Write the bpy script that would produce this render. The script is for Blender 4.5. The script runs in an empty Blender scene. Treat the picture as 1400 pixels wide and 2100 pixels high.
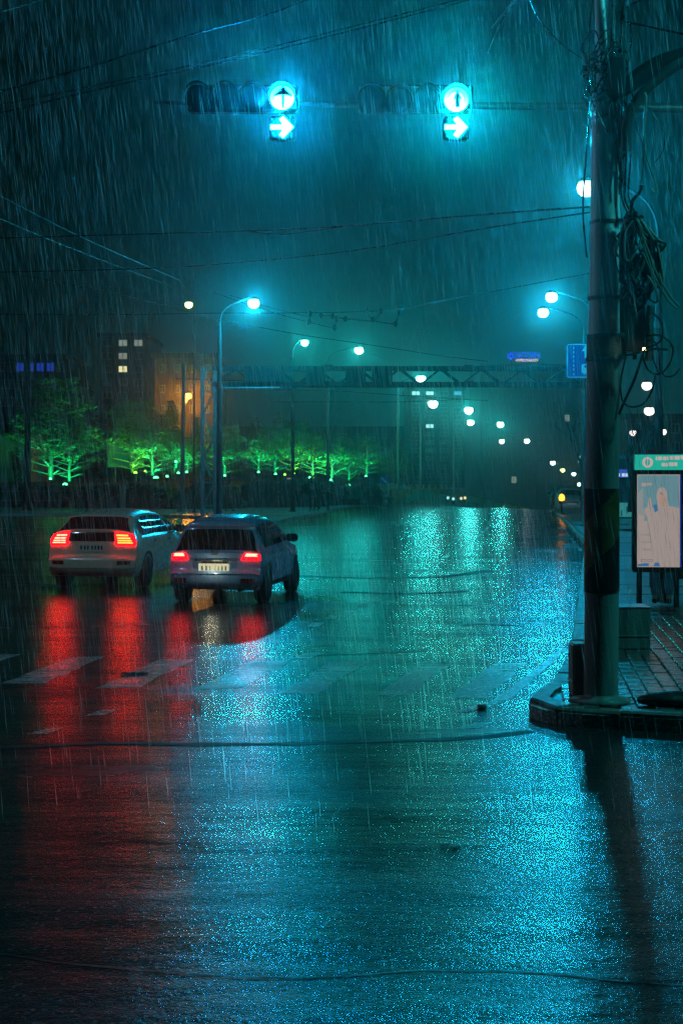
import bpy, bmesh, math, random
from mathutils import Vector, Matrix, noise as mnoise

# ------------------------------------------------------------------ camera
SC = bpy.context.scene
COL = SC.collection
K = 2917.0            # photo pixels per unit slope (50 mm lens, 36 mm tall frame, 2100 px)
CAM_H = 2.0
HOR = 985.0           # photo row of the horizon
cam_d = bpy.data.cameras.new('camera')
cam = bpy.data.objects.new('camera', cam_d)
COL.objects.link(cam)
cam.location = (0, 0, CAM_H)
cam.rotation_euler = (math.pi / 2, 0, 0)
cam_d.sensor_fit = 'VERTICAL'
cam_d.sensor_height = 36.0
cam_d.lens = 50.0
cam_d.shift_y = -65.0 / 2100.0
cam_d.clip_start = 0.05
cam_d.clip_end = 2500
SC.camera = cam

# ------------------------------------------------------------------ sky, exposure, sampling
SKY_HORIZON = (0.0, 0.038, 0.036)     # city glow on the rain clouds, strongest low down
SKY_MID = (0.0, 0.0155, 0.0165)
SKY_ZENITH = (0.0, 0.004, 0.005)
world = bpy.data.worlds.new('World')
SC.world = world
world.use_nodes = True
wn = world.node_tree
wn.nodes.clear()
w_out = wn.nodes.new('ShaderNodeOutputWorld')
w_bg = wn.nodes.new('ShaderNodeBackground')
w_tc = wn.nodes.new('ShaderNodeTexCoord')
w_sp = wn.nodes.new('ShaderNodeSeparateXYZ')
w_rp = wn.nodes.new('ShaderNodeValToRGB')
_e = w_rp.color_ramp.elements
_e[0].position = 0.0; _e[0].color = (*SKY_HORIZON, 1)
_e[1].position = 1.0; _e[1].color = (*SKY_ZENITH, 1)
_m = _e.new(0.30); _m.color = (*SKY_MID, 1)
w_nz = wn.nodes.new('ShaderNodeTexNoise')
w_nz.inputs['Scale'].default_value = 2.2
w_nz.inputs['Detail'].default_value = 5
w_mr = wn.nodes.new('ShaderNodeMapRange')
w_mr.inputs[1].default_value = 0.3; w_mr.inputs[2].default_value = 0.7
w_mr.inputs[3].default_value = 0.75; w_mr.inputs[4].default_value = 1.25
w_mx = wn.nodes.new('ShaderNodeMix'); w_mx.data_type = 'RGBA'; w_mx.blend_type = 'MULTIPLY'; w_mx.inputs[0].default_value = 1.0
wn.links.new(w_tc.outputs['Generated'], w_sp.inputs[0])
wn.links.new(w_sp.outputs['Z'], w_rp.inputs['Fac'])
wn.links.new(w_tc.outputs['Generated'], w_nz.inputs['Vector'])
wn.links.new(w_nz.outputs['Fac'], w_mr.inputs[0])
wn.links.new(w_rp.outputs['Color'], w_mx.inputs[6])
wn.links.new(w_mr.outputs[0], w_mx.inputs[7])
w_dot = wn.nodes.new('ShaderNodeVectorMath'); w_dot.operation = 'DOT_PRODUCT'
w_dot.inputs[1].default_value = (0.17, 0.985, 0.0)      # the city centre lies up the road
w_m2 = wn.nodes.new('ShaderNodeMapRange'); w_m2.interpolation_type = 'SMOOTHSTEP'
w_m2.inputs[1].default_value = 0.925; w_m2.inputs[2].default_value = 1.0
w_m2.inputs[3].default_value = 0.18; w_m2.inputs[4].default_value = 1.0
wn.links.new(w_tc.outputs['Generated'], w_dot.inputs[0])
wn.links.new(w_dot.outputs['Value'], w_m2.inputs[0])
w_mx2 = wn.nodes.new('ShaderNodeMix'); w_mx2.data_type = 'RGBA'; w_mx2.blend_type = 'MULTIPLY'; w_mx2.inputs[0].default_value = 1.0
wn.links.new(w_mx.outputs[2], w_mx2.inputs[6]); wn.links.new(w_m2.outputs[0], w_mx2.inputs[7])
wn.links.new(w_mx2.outputs[2], w_bg.inputs['Color'])
w_bg.inputs['Strength'].default_value = 1.0
wn.links.new(w_bg.outputs['Background'], w_out.inputs['Surface'])

SC.view_settings.view_transform = 'Standard'
SC.view_settings.look = 'None'
SC.view_settings.exposure = 0.0
SC.view_settings.gamma = 1.0
SC.view_settings.use_curve_mapping = False
SC.render.engine = 'CYCLES'
cy = SC.cycles
cy.max_bounces = 5
cy.diffuse_bounces = 2
cy.glossy_bounces = 3
cy.transmission_bounces = 2
cy.volume_bounces = 0
cy.transparent_max_bounces = 12
cy.sample_clamp_indirect = 2.5
cy.sample_clamp_direct = 0.0
cy.use_denoising = True
cy.denoising_prefilter = 'NONE'
cy.caustics_reflective = False
cy.caustics_refractive = False
cy.use_light_tree = True

# light strengths (all tuned here)
P_STREET = 420.0      # street lamp point light, W
P_GREEN = 1250.0        # green park uplight
P_ORANGE = 1100.0
E_SIGNAL = 3400.0       # radiance of signal faces
HAZE_DENSITY = 0.0015
HAZE_ANISO = 0.94
C_BLUE = (0.0, 0.52, 0.88)
C_TEAL = (0.0, 0.72, 0.68)
C_GREEN = (0.01, 1.0, 0.28)
C_LIME = (0.12, 1.0, 0.05)
C_ORANGE = (1.0, 0.32, 0.02)

random.seed(7)
R = random.random
def U(a, b): return a + (b - a) * R()

# ------------------------------------------------------------------ placing
def P(px, py, d):
    """photo pixel at depth d -> world point"""
    return Vector(((px - 700.0) * d / K, d, CAM_H - (py - HOR) * d / K))
def G(px, py, z=0.0):
    """photo pixel on the horizontal plane z -> world point"""
    d = (CAM_H - z) * K / (py - HOR)
    return Vector(((px - 700.0) * d / K, d, z))
def gz(x, y):
    """road surface height: level, then falling away beyond the crest"""
    c = 128.0 - 9.0 * max(0.0, x - 9.0)
    c = max(c, 92.0)
    s = y - c
    if s <= 0: return 0.0
    return -0.05 * (math.sqrt(s * s + 36.0) - 6.0)

# ------------------------------------------------------------------ materials
def ramp(nt, fac, stops):
    r = nt.nodes.new('ShaderNodeValToRGB')
    e = r.color_ramp.elements
    while len(e) < len(stops): e.new(0.5)
    for i, (p, c) in enumerate(stops):
        e[i].position = p
        e[i].color = (c[0], c[1], c[2], 1) if not isinstance(c, (int, float)) else (c, c, c, 1)
    nt.links.new(fac, r.inputs['Fac'])
    return r.outputs['Color']
def noise_tex(nt, scale, detail=4, vec=None, rough=0.55):
    n = nt.nodes.new('ShaderNodeTexNoise')
    n.inputs['Scale'].default_value = scale
    n.inputs['Detail'].default_value = detail
    n.inputs['Roughness'].default_value = rough
    if vec is not None: nt.links.new(vec, n.inputs['Vector'])
    return n.outputs['Fac']
MATS = {}
def mat(name, col, rough=0.5, metal=0.0, var=0.35, scale=6.0, bump=0.0, bscale=60.0, spec=0.5, wet=0.0, drip=False):
    """painted / bare surface with uneven colour, gloss and fine relief"""
    if name in MATS: return MATS[name]
    m = bpy.data.materials.new(name); m.use_nodes = True
    nt = m.node_tree; b = nt.nodes['Principled BSDF']
    tc = nt.nodes.new('ShaderNodeTexCoord'); obv = tc.outputs['Object']
    if drip:
        mp = nt.nodes.new('ShaderNodeMapping'); mp.inputs['Scale'].default_value = (1, 1, 0.12)
        nt.links.new(obv, mp.inputs['Vector']); obv = mp.outputs['Vector']
    f = noise_tex(nt, scale, 5, obv)
    lo = [c * (1 - var) for c in col]; hi = [min(1, c * (1 + var)) for c in col]
    nt.links.new(ramp(nt, f, [(0.32, lo), (0.68, hi)]), b.inputs['Base Color'])
    f2 = noise_tex(nt, scale * 2.3, 3, obv)
    nt.links.new(ramp(nt, f2, [(0.3, max(0.03, rough * 0.7)), (0.7, min(1, rough * 1.25))]), b.inputs['Roughness'])
    b.inputs['Metallic'].default_value = metal
    b.inputs['Specular IOR Level'].default_value = spec
    if wet: b.inputs['Coat Weight'].default_value = wet; b.inputs['Coat Roughness'].default_value = 0.12
    if bump:
        bp = nt.nodes.new('ShaderNodeBump'); bp.inputs['Strength'].default_value = bump; bp.inputs['Distance'].default_value = 0.02
        nt.links.new(noise_tex(nt, bscale, 4, tc.outputs['Object']), bp.inputs['Height'])
        nt.links.new(bp.outputs['Normal'], b.inputs['Normal'])
    MATS[name] = m
    return m
def glow(name, col, strength, sampled=True):
    if name in MATS: return MATS[name]
    m = bpy.data.materials.new(name); m.use_nodes = True
    nt = m.node_tree; nt.nodes.clear()
    o = nt.nodes.new('ShaderNodeOutputMaterial'); e = nt.nodes.new('ShaderNodeEmission')
    e.inputs['Color'].default_value = (col[0], col[1], col[2], 1); e.inputs['Strength'].default_value = strength
    nt.links.new(e.outputs['Emission'], o.inputs['Surface'])
    if not sampled: m.cycles.emission_sampling = 'NONE'
    MATS[name] = m
    return m

def glass_glow(name, col, strength):
    """clear lamp glass: the bulb's light passes, the glass itself shines"""
    m = glow(name, col, strength, False); nt = m.node_tree
    o = [n for n in nt.nodes if n.type == 'OUTPUT_MATERIAL'][0]; e = [n for n in nt.nodes if n.type == 'EMISSION'][0]
    t = nt.nodes.new('ShaderNodeBsdfTransparent'); a = nt.nodes.new('ShaderNodeAddShader')
    nt.links.new(e.outputs[0], a.inputs[0]); nt.links.new(t.outputs[0], a.inputs[1]); nt.links.new(a.outputs[0], o.inputs['Surface'])
    return m
def road_material(name, base, puddle, grain=1.0, patch=True):
    m = bpy.data.materials.new(name); m.use_nodes = True
    nt = m.node_tree; b = nt.nodes['Principled BSDF']
    tc = nt.nodes.new('ShaderNodeTexCoord'); v = tc.outputs['Object']
    # long worn lanes and patches
    mp = nt.nodes.new('ShaderNodeMapping'); mp.inputs['Scale'].default_value = (0.55, 0.16, 1); mp.inputs['Rotation'].default_value = (0, 0, 0.19)
    nt.links.new(v, mp.inputs['Vector'])
    big = noise_tex(nt, 0.9, 6, mp.outputs['Vector'])
    mp2 = nt.nodes.new('ShaderNodeMapping'); mp2.inputs['Scale'].default_value = (0.42, 1.25, 1)
    nt.links.new(v, mp2.inputs['Vector'])
    mid = noise_tex(nt, 0.55, 5, mp2.outputs['Vector'], 0.6)
    fine = noise_tex(nt, 52.0, 2, v, 0.55)
    agg = nt.nodes.new('ShaderNodeTexVoronoi'); agg.inputs['Scale'].default_value = 62.0
    nt.links.new(v, agg.inputs['Vector'])
    stone = ramp(nt, agg.outputs['Color'], [(0.0, [c * .45 for c in base]), (0.55, base), (0.80, [c * 1.6 for c in base]), (0.93, [c * 4.5 for c in base])])
    nt.links.new(stone, b.inputs['Base Color'])
    # wet film: glossier where water stands
    nt.links.new(ramp(nt, mid, [(0.30, puddle[0]), (0.46, puddle[1]), (0.58, puddle[2] * 1.15), (0.74, puddle[2] * 1.5)]), b.inputs['Roughness'])
    b.inputs['IOR'].default_value = 1.45
    nt.links.new(ramp(nt, mid, [(0.44, 0.70), (0.66, 0.38)]), b.inputs['Specular IOR Level'])
    # relief: aggregate, drop rings, slow undulation
    ma = nt.nodes.new('ShaderNodeMath'); ma.operation = 'MULTIPLY'; ma.inputs[1].default_value = 0.55
    nt.links.new(agg.outputs['Distance'], ma.inputs[0])
    ad = nt.nodes.new('ShaderNodeMath'); ad.operation = 'ADD'
    nt.links.new(fine, ad.inputs[0]); nt.links.new(ma.outputs[0], ad.inputs[1])
    b1 = nt.nodes.new('ShaderNodeBump'); b1.inputs['Distance'].default_value = 0.0022
    st = ramp(nt, mid, [(0.30, 0.30 * grain), (0.40, 0.75 * grain), (0.7, 1.0 * grain)])
    nt.links.new(st, b1.inputs['Strength'])
    nt.links.new(ad.outputs[0], b1.inputs['Height'])
    b2 = nt.nodes.new('ShaderNodeBump'); b2.inputs['Strength'].default_value = 0.34; b2.inputs['Distance'].default_value = 0.07
    nt.links.new(noise_tex(nt, 1.6, 4, mp2.outputs['Vector'], 0.5), b2.inputs['Height'])
    b3 = nt.nodes.new('ShaderNodeBump'); b3.inputs['Strength'].default_value = 0.9; b3.inputs['Distance'].default_value = 0.0055
    nt.links.new(noise_tex(nt, 11.0, 5, v, 0.72), b3.inputs['Height'])
    nt.links.new(b2.outputs['Normal'], b3.inputs['Normal'])
    nt.links.new(b3.outputs['Normal'], b1.inputs['Normal'])
    nt.links.new(b1.outputs['Normal'], b.inputs['Normal'])
    return m
M_ROAD = road_material('wet_asphalt', (0.022, 0.024, 0.026), (0.11, 0.16, 0.21))
M_PAINT = road_material('worn_road_paint', (0.30, 0.32, 0.32), (0.16, 0.24, 0.30), 0.8)
M_TAR = road_material('tar_seam', (0.010, 0.010, 0.011), (0.2, 0.32, 0.45), 1.0)
M_WALK = road_material('wet_paving', (0.38, 0.38, 0.38), (0.22, 0.30, 0.36), 0.8)
M_TILE = road_material('wet_tile', (0.12, 0.11, 0.10), (0.10, 0.20, 0.30), 0.35)
M_KERB = mat('kerb_concrete', (0.24, 0.22, 0.21), 0.42, var=0.45, scale=5, bump=0.4, bscale=40)
M_LAWN = mat('lawn_soil', (0.02, 0.035, 0.018), 0.8, bump=0.6, bscale=20)
M_CONC = mat('weathered_concrete', (0.20, 0.19, 0.17), 0.5, var=0.5, scale=4, bump=0.4, bscale=50, drip=True)
M_POLE = mat('painted_pole', (0.74, 0.76, 0.80), 0.38, var=0.35, scale=5, bump=0.12, bscale=35, drip=True)
M_RUST = mat('rusty_pole', (0.20, 0.085, 0.055), 0.6, var=0.5, scale=7, bump=0.4, bscale=45, drip=True)
M_OLDPOLE = mat('stained_pole', (0.34, 0.28, 0.28), 0.5, var=0.45, scale=6, bump=0.25, bscale=45, drip=True)
M_BAND = mat('steel_band', (0.16, 0.17, 0.18), 0.35, 0.6)
M_GALV = mat('galvanised_steel', (0.15, 0.16, 0.165), 0.38, 0.35, var=0.25, scale=8)
M_DARK = mat('dark_steel', (0.012, 0.013, 0.014), 0.6, 0.0, var=0.4, spec=.25)
M_BLACK = mat('black_plastic', (0.006, 0.006, 0.007), 0.6, spec=.3)
M_LENSOFF = mat('unlit_lens', (0.02, 0.03, 0.035), 0.15)
M_CABLE = mat('black_cable', (0.012, 0.013, 0.014), 0.3)
M_CABLEW = mat('grey_cable', (0.35, 0.33, 0.27), 0.35)
M_BOXG = mat('grey_cabinet', (0.055, 0.065, 0.06), 0.45, var=0.5, scale=4, drip=True)
M_HAZY = mat('hazard_yellow', (0.22, 0.10, 0.025), 0.5, var=0.45, scale=6)
M_HAZK = mat('hazard_black', (0.012, 0.012, 0.014), 0.45)
M_BARK = mat('bark', (0.075, 0.058, 0.045), 0.75, bump=0.6, bscale=18)
M_BARKD = mat('dark_bark', (0.035, 0.03, 0.025), 0.75, bump=0.5, bscale=18)
M_LEAF = mat('pine_foliage', (0.07, 0.12, 0.05), 0.6, var=0.5, scale=1.2)
M_LEAFD = mat('dark_conifer_foliage', (0.03, 0.045, 0.025), 0.65, var=0.5, scale=1.0)
M_HEDGE = mat('hedge_foliage', (0.10, 0.15, 0.09), 0.6, var=0.5, scale=1.5)
M_HEDGEGLOW = mat('tail_glow_foliage', (0.17, 0.045, 0.03), 0.6, var=0.5, scale=1.5)  # red tail-light glow put into the leaf colour
M_GLASS = mat('dark_glass', (0.006, 0.007, 0.008), 0.06, var=0.2, spec=0.7)
M_TYRE = mat('tyre_rubber', (0.010, 0.010, 0.010), 0.6)
M_RIM = mat('alloy_rim', (0.25, 0.26, 0.27), 0.3, 0.8)
M_CARW = mat('warm_tinted_car_paint', (0.78, 0.60, 0.46), 0.28, var=0.06, wet=0.6)  # white car, with warm light put into the paint colour
M_CARB = mat('blue_silver_car_paint', (0.26, 0.42, 0.70), 0.26, 0.1, var=0.06, wet=0.7)
M_CARD = mat('dark_car_paint', (0.03, 0.035, 0.04), 0.25, var=0.1, wet=0.7)
M_CARS = mat('silver_car_paint', (0.42, 0.45, 0.45), 0.28, 0.2, var=0.08, wet=0.6)
M_BUS = mat('bus_paint', (0.09, 0.12, 0.14), 0.3, var=0.2, wet=0.5)
M_BUSW = mat('bus_pale_stripe', (0.75, 0.74, 0.68), 0.35, var=0.15)
M_PLATE = mat('plate_white', (0.7, 0.7, 0.62), 0.4, var=0.1)
M_SIGNB = mat('sign_blue', (0.012, 0.035, 0.28), 0.35, var=0.12)
M_SIGNW = mat('sign_white', (0.72, 0.74, 0.74), 0.4, var=0.08)
M_SIGNR = mat('sign_red', (0.40, 0.03, 0.03), 0.4, var=0.15)
M_WALL = mat('dark_render_wall', (0.02, 0.022, 0.022), 0.8, var=0.3, scale=0.5)
M_WALLP = mat('pale_wall', (0.22, 0.23, 0.22), 0.8, var=0.25, scale=0.6)
M_BRICKW = mat('brick_orange_wall', (0.07, 0.03, 0.018), 0.8, var=0.3, scale=0.8)
M_PANE = mat('unlit_pane', (0.012, 0.016, 0.018), 0.15)
M_FENCEO = mat('orange_post', (0.85, 0.24, 0.02), 0.5, var=0.25)
M_FENCEP = mat('barrier_panel', (0.45, 0.27, 0.07), 0.6, var=0.4, scale=2)
M_SKIN = mat('skin', (0.35, 0.22, 0.17), 0.5, var=0.1)
M_CLOTHK = mat('black_cloth', (0.012, 0.013, 0.014), 0.85, bump=0.3)
M_CLOTHR = mat('dull_red_cloth', (0.20, 0.03, 0.03), 0.85, bump=0.3)
M_DENIM = mat('blue_denim', (0.07, 0.12, 0.20), 0.8, bump=0.3)
M_HAIR = mat('dark_hair', (0.012, 0.010, 0.009), 0.5)
M_FUR = mat('dark_fur', (0.018, 0.017, 0.016), 0.8, bump=0.5)
M_ROUGHBLK = mat('rough_black', (0.010, 0.010, 0.011), 0.6, bump=0.6, bscale=14)

def rain_material():
    m = bpy.data.materials.new('rain_water'); m.use_nodes = True
    nt = m.node_tree; nt.nodes.clear()
    o = nt.nodes.new('ShaderNodeOutputMaterial')
    t = nt.nodes.new('ShaderNodeBsdfTranslucent'); t.inputs['Color'].default_value = (0.9, 0.95, 0.95, 1)
    d = nt.nodes.new('ShaderNodeBsdfDiffuse'); d.inputs['Color'].default_value = (0.85, 0.9, 0.9, 1)
    tr = nt.nodes.new('ShaderNodeBsdfTransparent')
    m1 = nt.nodes.new('ShaderNodeMixShader'); m1.inputs[0].default_value = 0.35
    m2 = nt.nodes.new('ShaderNodeMixShader'); m2.inputs[0].default_value = 0.42
    nt.links.new(t.outputs[0], m1.inputs[1]); nt.links.new(d.outputs[0], m1.inputs[2])
    nt.links.new(m1.outputs[0], m2.inputs[1]); nt.links.new(tr.outputs[0], m2.inputs[2])
    nt.links.new(m2.outputs[0], o.inputs['Surface'])
    return m

# ------------------------------------------------------------------ mesh kit
def frame_of(t):
    t = t.normalized()
    a = Vector((0, 0, 1)) if abs(t.z) < 0.9 else Vector((1, 0, 0))
    u = t.cross(a).normalized()
    return u, t.cross(u).normalized()
class MB:
    def __init__(self): self.v = []; self.f = []; self.s = []
    def add(self, vs, fs, smooth=False):
        n = len(self.v)
        self.v += [tuple(p) for p in vs]
        self.f += [tuple(i + n for i in q) for q in fs]
        self.s += [smooth] * len(fs)
    def box(self, c, s, rot=None, bev=0.0):
        c = Vector(c); hx, hy, hz = s[0] / 2, s[1] / 2, s[2] / 2
        if bev <= 0:
            pts = [Vector((x * hx, y * hy, z * hz)) for z in (-1, 1) for y in (-1, 1) for x in (-1, 1)]
            fs = [(0, 2, 3, 1), (4, 5, 7, 6), (0, 1, 5, 4), (2, 6, 7, 3), (0, 4, 6, 2), (1, 3, 7, 5)]
        else:
            b = min(bev, hx * .9, hy * .9, hz * .9)
            pts = []
            idx = {}
            for z in (-1, 1):
                for y in (-1, 1):
                    for x in (-1, 1):
                        for ax in range(3):
                            p = [x * (hx - b), y * (hy - b), z * (hz - b)]
                            p[ax] = (x * hx, y * hy, z * hz)[ax]
                            idx[(x, y, z, ax)] = len(pts); pts.append(Vector(p))
            fs = []
            for ax in range(3):
                o = [i for i in range(3) if i != ax]
                for sg in (-1, 1):
                    q = []
                    for a, bb in ((-1, -1), (1, -1), (1, 1), (-1, 1)):
                        k = [0, 0, 0]; k[ax] = sg; k[o[0]] = a; k[o[1]] = bb
                        q.append(idx[(k[0], k[1], k[2], ax)])
                    fs.append(tuple(q))
                # edges along ax
                for a in (-1, 1):
                    for bb in (-1, 1):
                        k1 = [0, 0, 0]; k1[ax] = -1; k1[o[0]] = a; k1[o[1]] = bb
                        k2 = list(k1); k2[ax] = 1
                        fs.append((idx[(*k1, o[0])], idx[(*k2, o[0])], idx[(*k2, o[1])], idx[(*k1, o[1])]))
            for z in (-1, 1):
                for y in (-1, 1):
                    for x in (-1, 1):
                        fs.append((idx[(x, y, z, 0)], idx[(x, y, z, 1)], idx[(x, y, z, 2)]))
        if rot is not None:
            pts = [rot @ p for p in pts]
        self.add([p + c for p in pts], fs)
    def tube(self, pts, r, n=8, caps=True, smooth=True):
        pts = [Vector(p) for p in pts]
        m = len(pts)
        rs = r if isinstance(r, (list, tuple)) else [r] * m
        vs = []; u = None
        for i, p in enumerate(pts):
            t = (pts[min(i + 1, m - 1)] - pts[max(i - 1, 0)])
            if t.length < 1e-9: t = Vector((0, 0, 1))
            t.normalize()
            if u is None: u, w = frame_of(t)
            else:
                u = (u - t * u.dot(t))
                if u.length < 1e-6: u, w = frame_of(t)
                u.normalize(); w = t.cross(u)
            for k in range(n):
                a = 2 * math.pi * k / n
                vs.append(p + (u * math.cos(a) + w * math.sin(a)) * rs[i])
        fs = []
        for i in range(m - 1):
            for k in range(n):
                k2 = (k + 1) % n
                fs.append((i * n + k, i * n + k2, (i + 1) * n + k2, (i + 1) * n + k))
        self.add(vs, fs, smooth)
        if caps:
            self.add([vs[k] for k in range(n)][::-1], [tuple(range(n))])
            self.add([vs[(m - 1) * n + k] for k in range(n)], [tuple(range(n))])
    def lathe(self, prof, n=20, c=(0, 0, 0), axis='z', smooth=True):
        """prof: list of (radius, height)"""
        c = Vector(c); vs = []
        for r, h in prof:
            for k in range(n):
                a = 2 * math.pi * k / n; x, y = r * math.cos(a), r * math.sin(a)
                p = (x, y, h) if axis == 'z' else ((x, h, y) if axis == 'y' else (h, x, y))
                vs.append(c + Vector(p))
        fs = []
        for i in range(len(prof) - 1):
            for k in range(n):
                k2 = (k + 1) % n
                fs.append((i * n + k, i * n + k2, (i + 1) * n + k2, (i + 1) * n + k))
        self.add(vs, fs, smooth)
        for i in (0, len(prof) - 1):
            if prof[i][0] > 1e-4: self.add([vs[i * n + k] for k in range(n)], [tuple(range(n))])
    def plate(self, outline, depth, axis='y', c=(0, 0, 0), rot=None):
        """flat outline (x,z) extruded along y (or (x,y) along z)"""
        c = Vector(c); n = len(outline)
        def q(a, b, d):
            p = Vector((a, d, b)) if axis == 'y' else Vector((a, b, d))
            return (rot @ p if rot is not None else p) + c
        vs = [q(a, b, 0) for a, b in outline] + [q(a, b, depth) for a, b in outline]
        fs = [tuple(range(n))[::-1], tuple(range(n, 2 * n))]
        for i in range(n):
            j = (i + 1) % n
            fs.append((i, j, n + j, n + i))
        self.add(vs, fs)
    def build(self, name, m, parent=None, loc=None, rot=None):
        me = bpy.data.meshes.new(name)
        me.from_pydata(self.v, [], self.f)
        me.polygons.foreach_set('use_smooth', self.s)
        me.materials.append(m)
        me.update()
        o = bpy.data.objects.new(name, me)
        COL.objects.link(o)
        if parent is not None: o.parent = parent
        if loc is not None: o.location = loc
        if rot is not None: o.rotation_euler = rot
        return o
def tag(o, label, cat, group=None):
    o['label'] = label; o['category'] = cat
    if group: o['group'] = group
    return o
def thing(name, label, cat, loc=(0, 0, 0), rz=0.0, group=None):
    o = bpy.data.objects.new(name, None); COL.objects.link(o)
    o.location = loc; o.rotation_euler = (0, 0, rz)
    return tag(o, label, cat, group)
def struct(o): o['kind'] = 'structure'; return o
def stuff(o): o['kind'] = 'stuff'; return o
def children(o): return [c for c in bpy.data.objects if c.parent == o]
KIDS = {}
def copy_tree(o, parent=None):
    c = o.copy(); COL.objects.link(c); c.parent = parent
    for ch in children(o): copy_tree(ch, c)
    return c
def lamp(name, loc, col, power, radius, parent=None, spot=None):
    l = bpy.data.lights.new(name, 'SPOT' if spot else 'POINT')
    l.color = col; l.energy = power; l.shadow_soft_size = radius
    o = bpy.data.objects.new(name, l); COL.objects.link(o); o.location = loc
    if parent is not None: o.parent = parent
    if spot:
        l.spot_size = spot[0]; l.spot_blend = 0.6; o.rotation_euler = spot[1]
    return o
def disc_outline(r, n=20, cx=0, cz=0): return [(cx + r * math.cos(2 * math.pi * k / n), cz + r * math.sin(2 * math.pi * k / n)) for k in range(n)]
def text_obj(name, s, size, depth, m, parent, loc, rot=(math.pi / 2, 0, 0), width=None):
    cu = bpy.data.curves.new(name, 'FONT'); cu.body = s; cu.size = size; cu.extrude = depth
    cu.align_x = 'LEFT'; cu.resolution_u = 3
    t = bpy.data.objects.new(name + '_tmp', cu); COL.objects.link(t)
    dg = bpy.context.evaluated_depsgraph_get()
    me = bpy.data.meshes.new_from_object(t.evaluated_get(dg))
    bpy.data.objects.remove(t); bpy.data.curves.remove(cu)
    me.materials.clear(); me.materials.append(m)
    xs = [v.co.x for v in me.vertices]
    if width and xs:
        k = width / (max(xs) - min(xs)); x0 = min(xs)
        for v in me.vertices: v.co.x = (v.co.x - x0) * k
    o = bpy.data.objects.new(name, me); COL.objects.link(o)
    o.parent = parent; o.location = loc; o.rotation_euler = rot
    return o
def skin(name, verts, edges, radii, m, parent, sub=1, root=0):
    me = bpy.data.meshes.new(name); me.from_pydata(verts, edges, [])
    o = bpy.data.objects.new(name + '_tmp', me); COL.objects.link(o)
    md = o.modifiers.new('s', 'SKIN'); md.use_smooth_shade = True
    for i, sv in enumerate(me.skin_vertices[0].data):
        r = radii[i]; sv.radius = r if isinstance(r, tuple) else (r, r); sv.use_root = (i == root)
    ss = o.modifiers.new('d', 'SUBSURF'); ss.levels = sub; ss.render_levels = sub
    dg = bpy.context.evaluated_depsgraph_get()
    out = bpy.data.meshes.new_from_object(o.evaluated_get(dg))
    bpy.data.objects.remove(o); bpy.data.meshes.remove(me)
    out.materials.clear(); out.materials.append(m)
    q = bpy.data.objects.new(name, out); COL.objects.link(q); q.parent = parent
    return q

# ================================================================== SETTING
ROAD_SLOPE = 0.1885
def grid_sheet(name, xs, ys, zf, m):
    b = MB(); nx = len(xs)
    vs = [(x, y, zf(x, y)) for y in ys for x in xs]
    fs = [(j * nx + i, j * nx + i + 1, (j + 1) * nx + i + 1, (j + 1) * nx + i) for j in range(len(ys) - 1) for i in range(nx - 1)]
    b.add(vs, fs, True)
    return struct(b.build(name, m))
xs = [-260, -160, -110, -80] + [-60 + 4 * i for i in range(31)] + [80, 110, 160, 260]
ys = [-20, 0, 20, 40, 60, 80] + [85 + 3 * i for i in range(40)] + [215, 240, 280, 340, 420, 520]
grid_sheet('road', xs, ys, gz, M_ROAD)

def slab(name, outline, z0, z1, m):
    """ground slab: outline (x,y) counter-clockwise"""
    b = MB(); n = len(outline)
    vs = [(x, y, z0) for x, y in outline] + [(x, y, z1) for x, y in outline]
    fs = [tuple(range(n, 2 * n))] + [(i, (i + 1) % n, n + (i + 1) % n, n + i) for i in range(n)]
    b.add(vs, fs)
    return struct(b.build(name, m))
def ribbon(name, pts, w, z0, z1, m, side=1, seg=None):
    """kerb along pts; returns list of stone objects of given length"""
    out = []
    b = MB()
    N = len(pts)
    offs = []
    for i in range(N):
        t = Vector(pts[min(i + 1, N - 1)]) - Vector(pts[max(i - 1, 0)])
        t = Vector((t.x, t.y)).normalized()
        offs.append(Vector((-t.y, t.x)) * w * side)
    return offs
def kerb_line(name, pts, w, h, side, stone_len, parent):
    """separate kerb stones along a polyline (x,y)"""
    V = [Vector(p) for p in pts]
    # resample
    L = [0]
    for a, c in zip(V, V[1:]): L.append(L[-1] + (c - a).length)
    def at(s):
        for i in range(len(L) - 1):
            if s <= L[i + 1] or i == len(L) - 2:
                k = (s - L[i]) / max(1e-6, L[i + 1] - L[i]); return V[i].lerp(V[i + 1], min(k, 1))
    s = 0; i = 0
    while s < L[-1] - 0.05:
        e = min(s + stone_len, L[-1])
        a, c = at(s + 0.011), at(e - 0.011)
        t = (c - a).normalized(); nrm = Vector((-t.y, t.x)) * side
        hh = h + U(-.010, .008); o = U(-.010, .010)
        a0, c0 = a + nrm * o, c + nrm * o
        b = MB()
        bv = 0.018
        z0 = gz(a.x, a.y)
        ring = lambda p, q: [(p.x, p.y, z0 - .05), (p.x, p.y, z0 + hh - bv), (p.x + q.x * bv / w, p.y + q.y * bv / w, z0 + hh), (p.x + q.x, p.y + q.y, z0 + hh), (p.x + q.x, p.y + q.y, z0 - .05)]
        q = nrm * w
        r0, r1 = ring(a0, q), ring(c0, q)
        fs = [(k, (k + 1) % 5, 5 + (k + 1) % 5, 5 + k) for k in range(5)] + [(4, 3, 2, 1, 0), (5, 6, 7, 8, 9)]
        b.add(r0 + r1, fs)
        b.build('kerb_stone', M_KERB, parent)
        s = e; i += 1
        stone_len_next = stone_len

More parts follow.
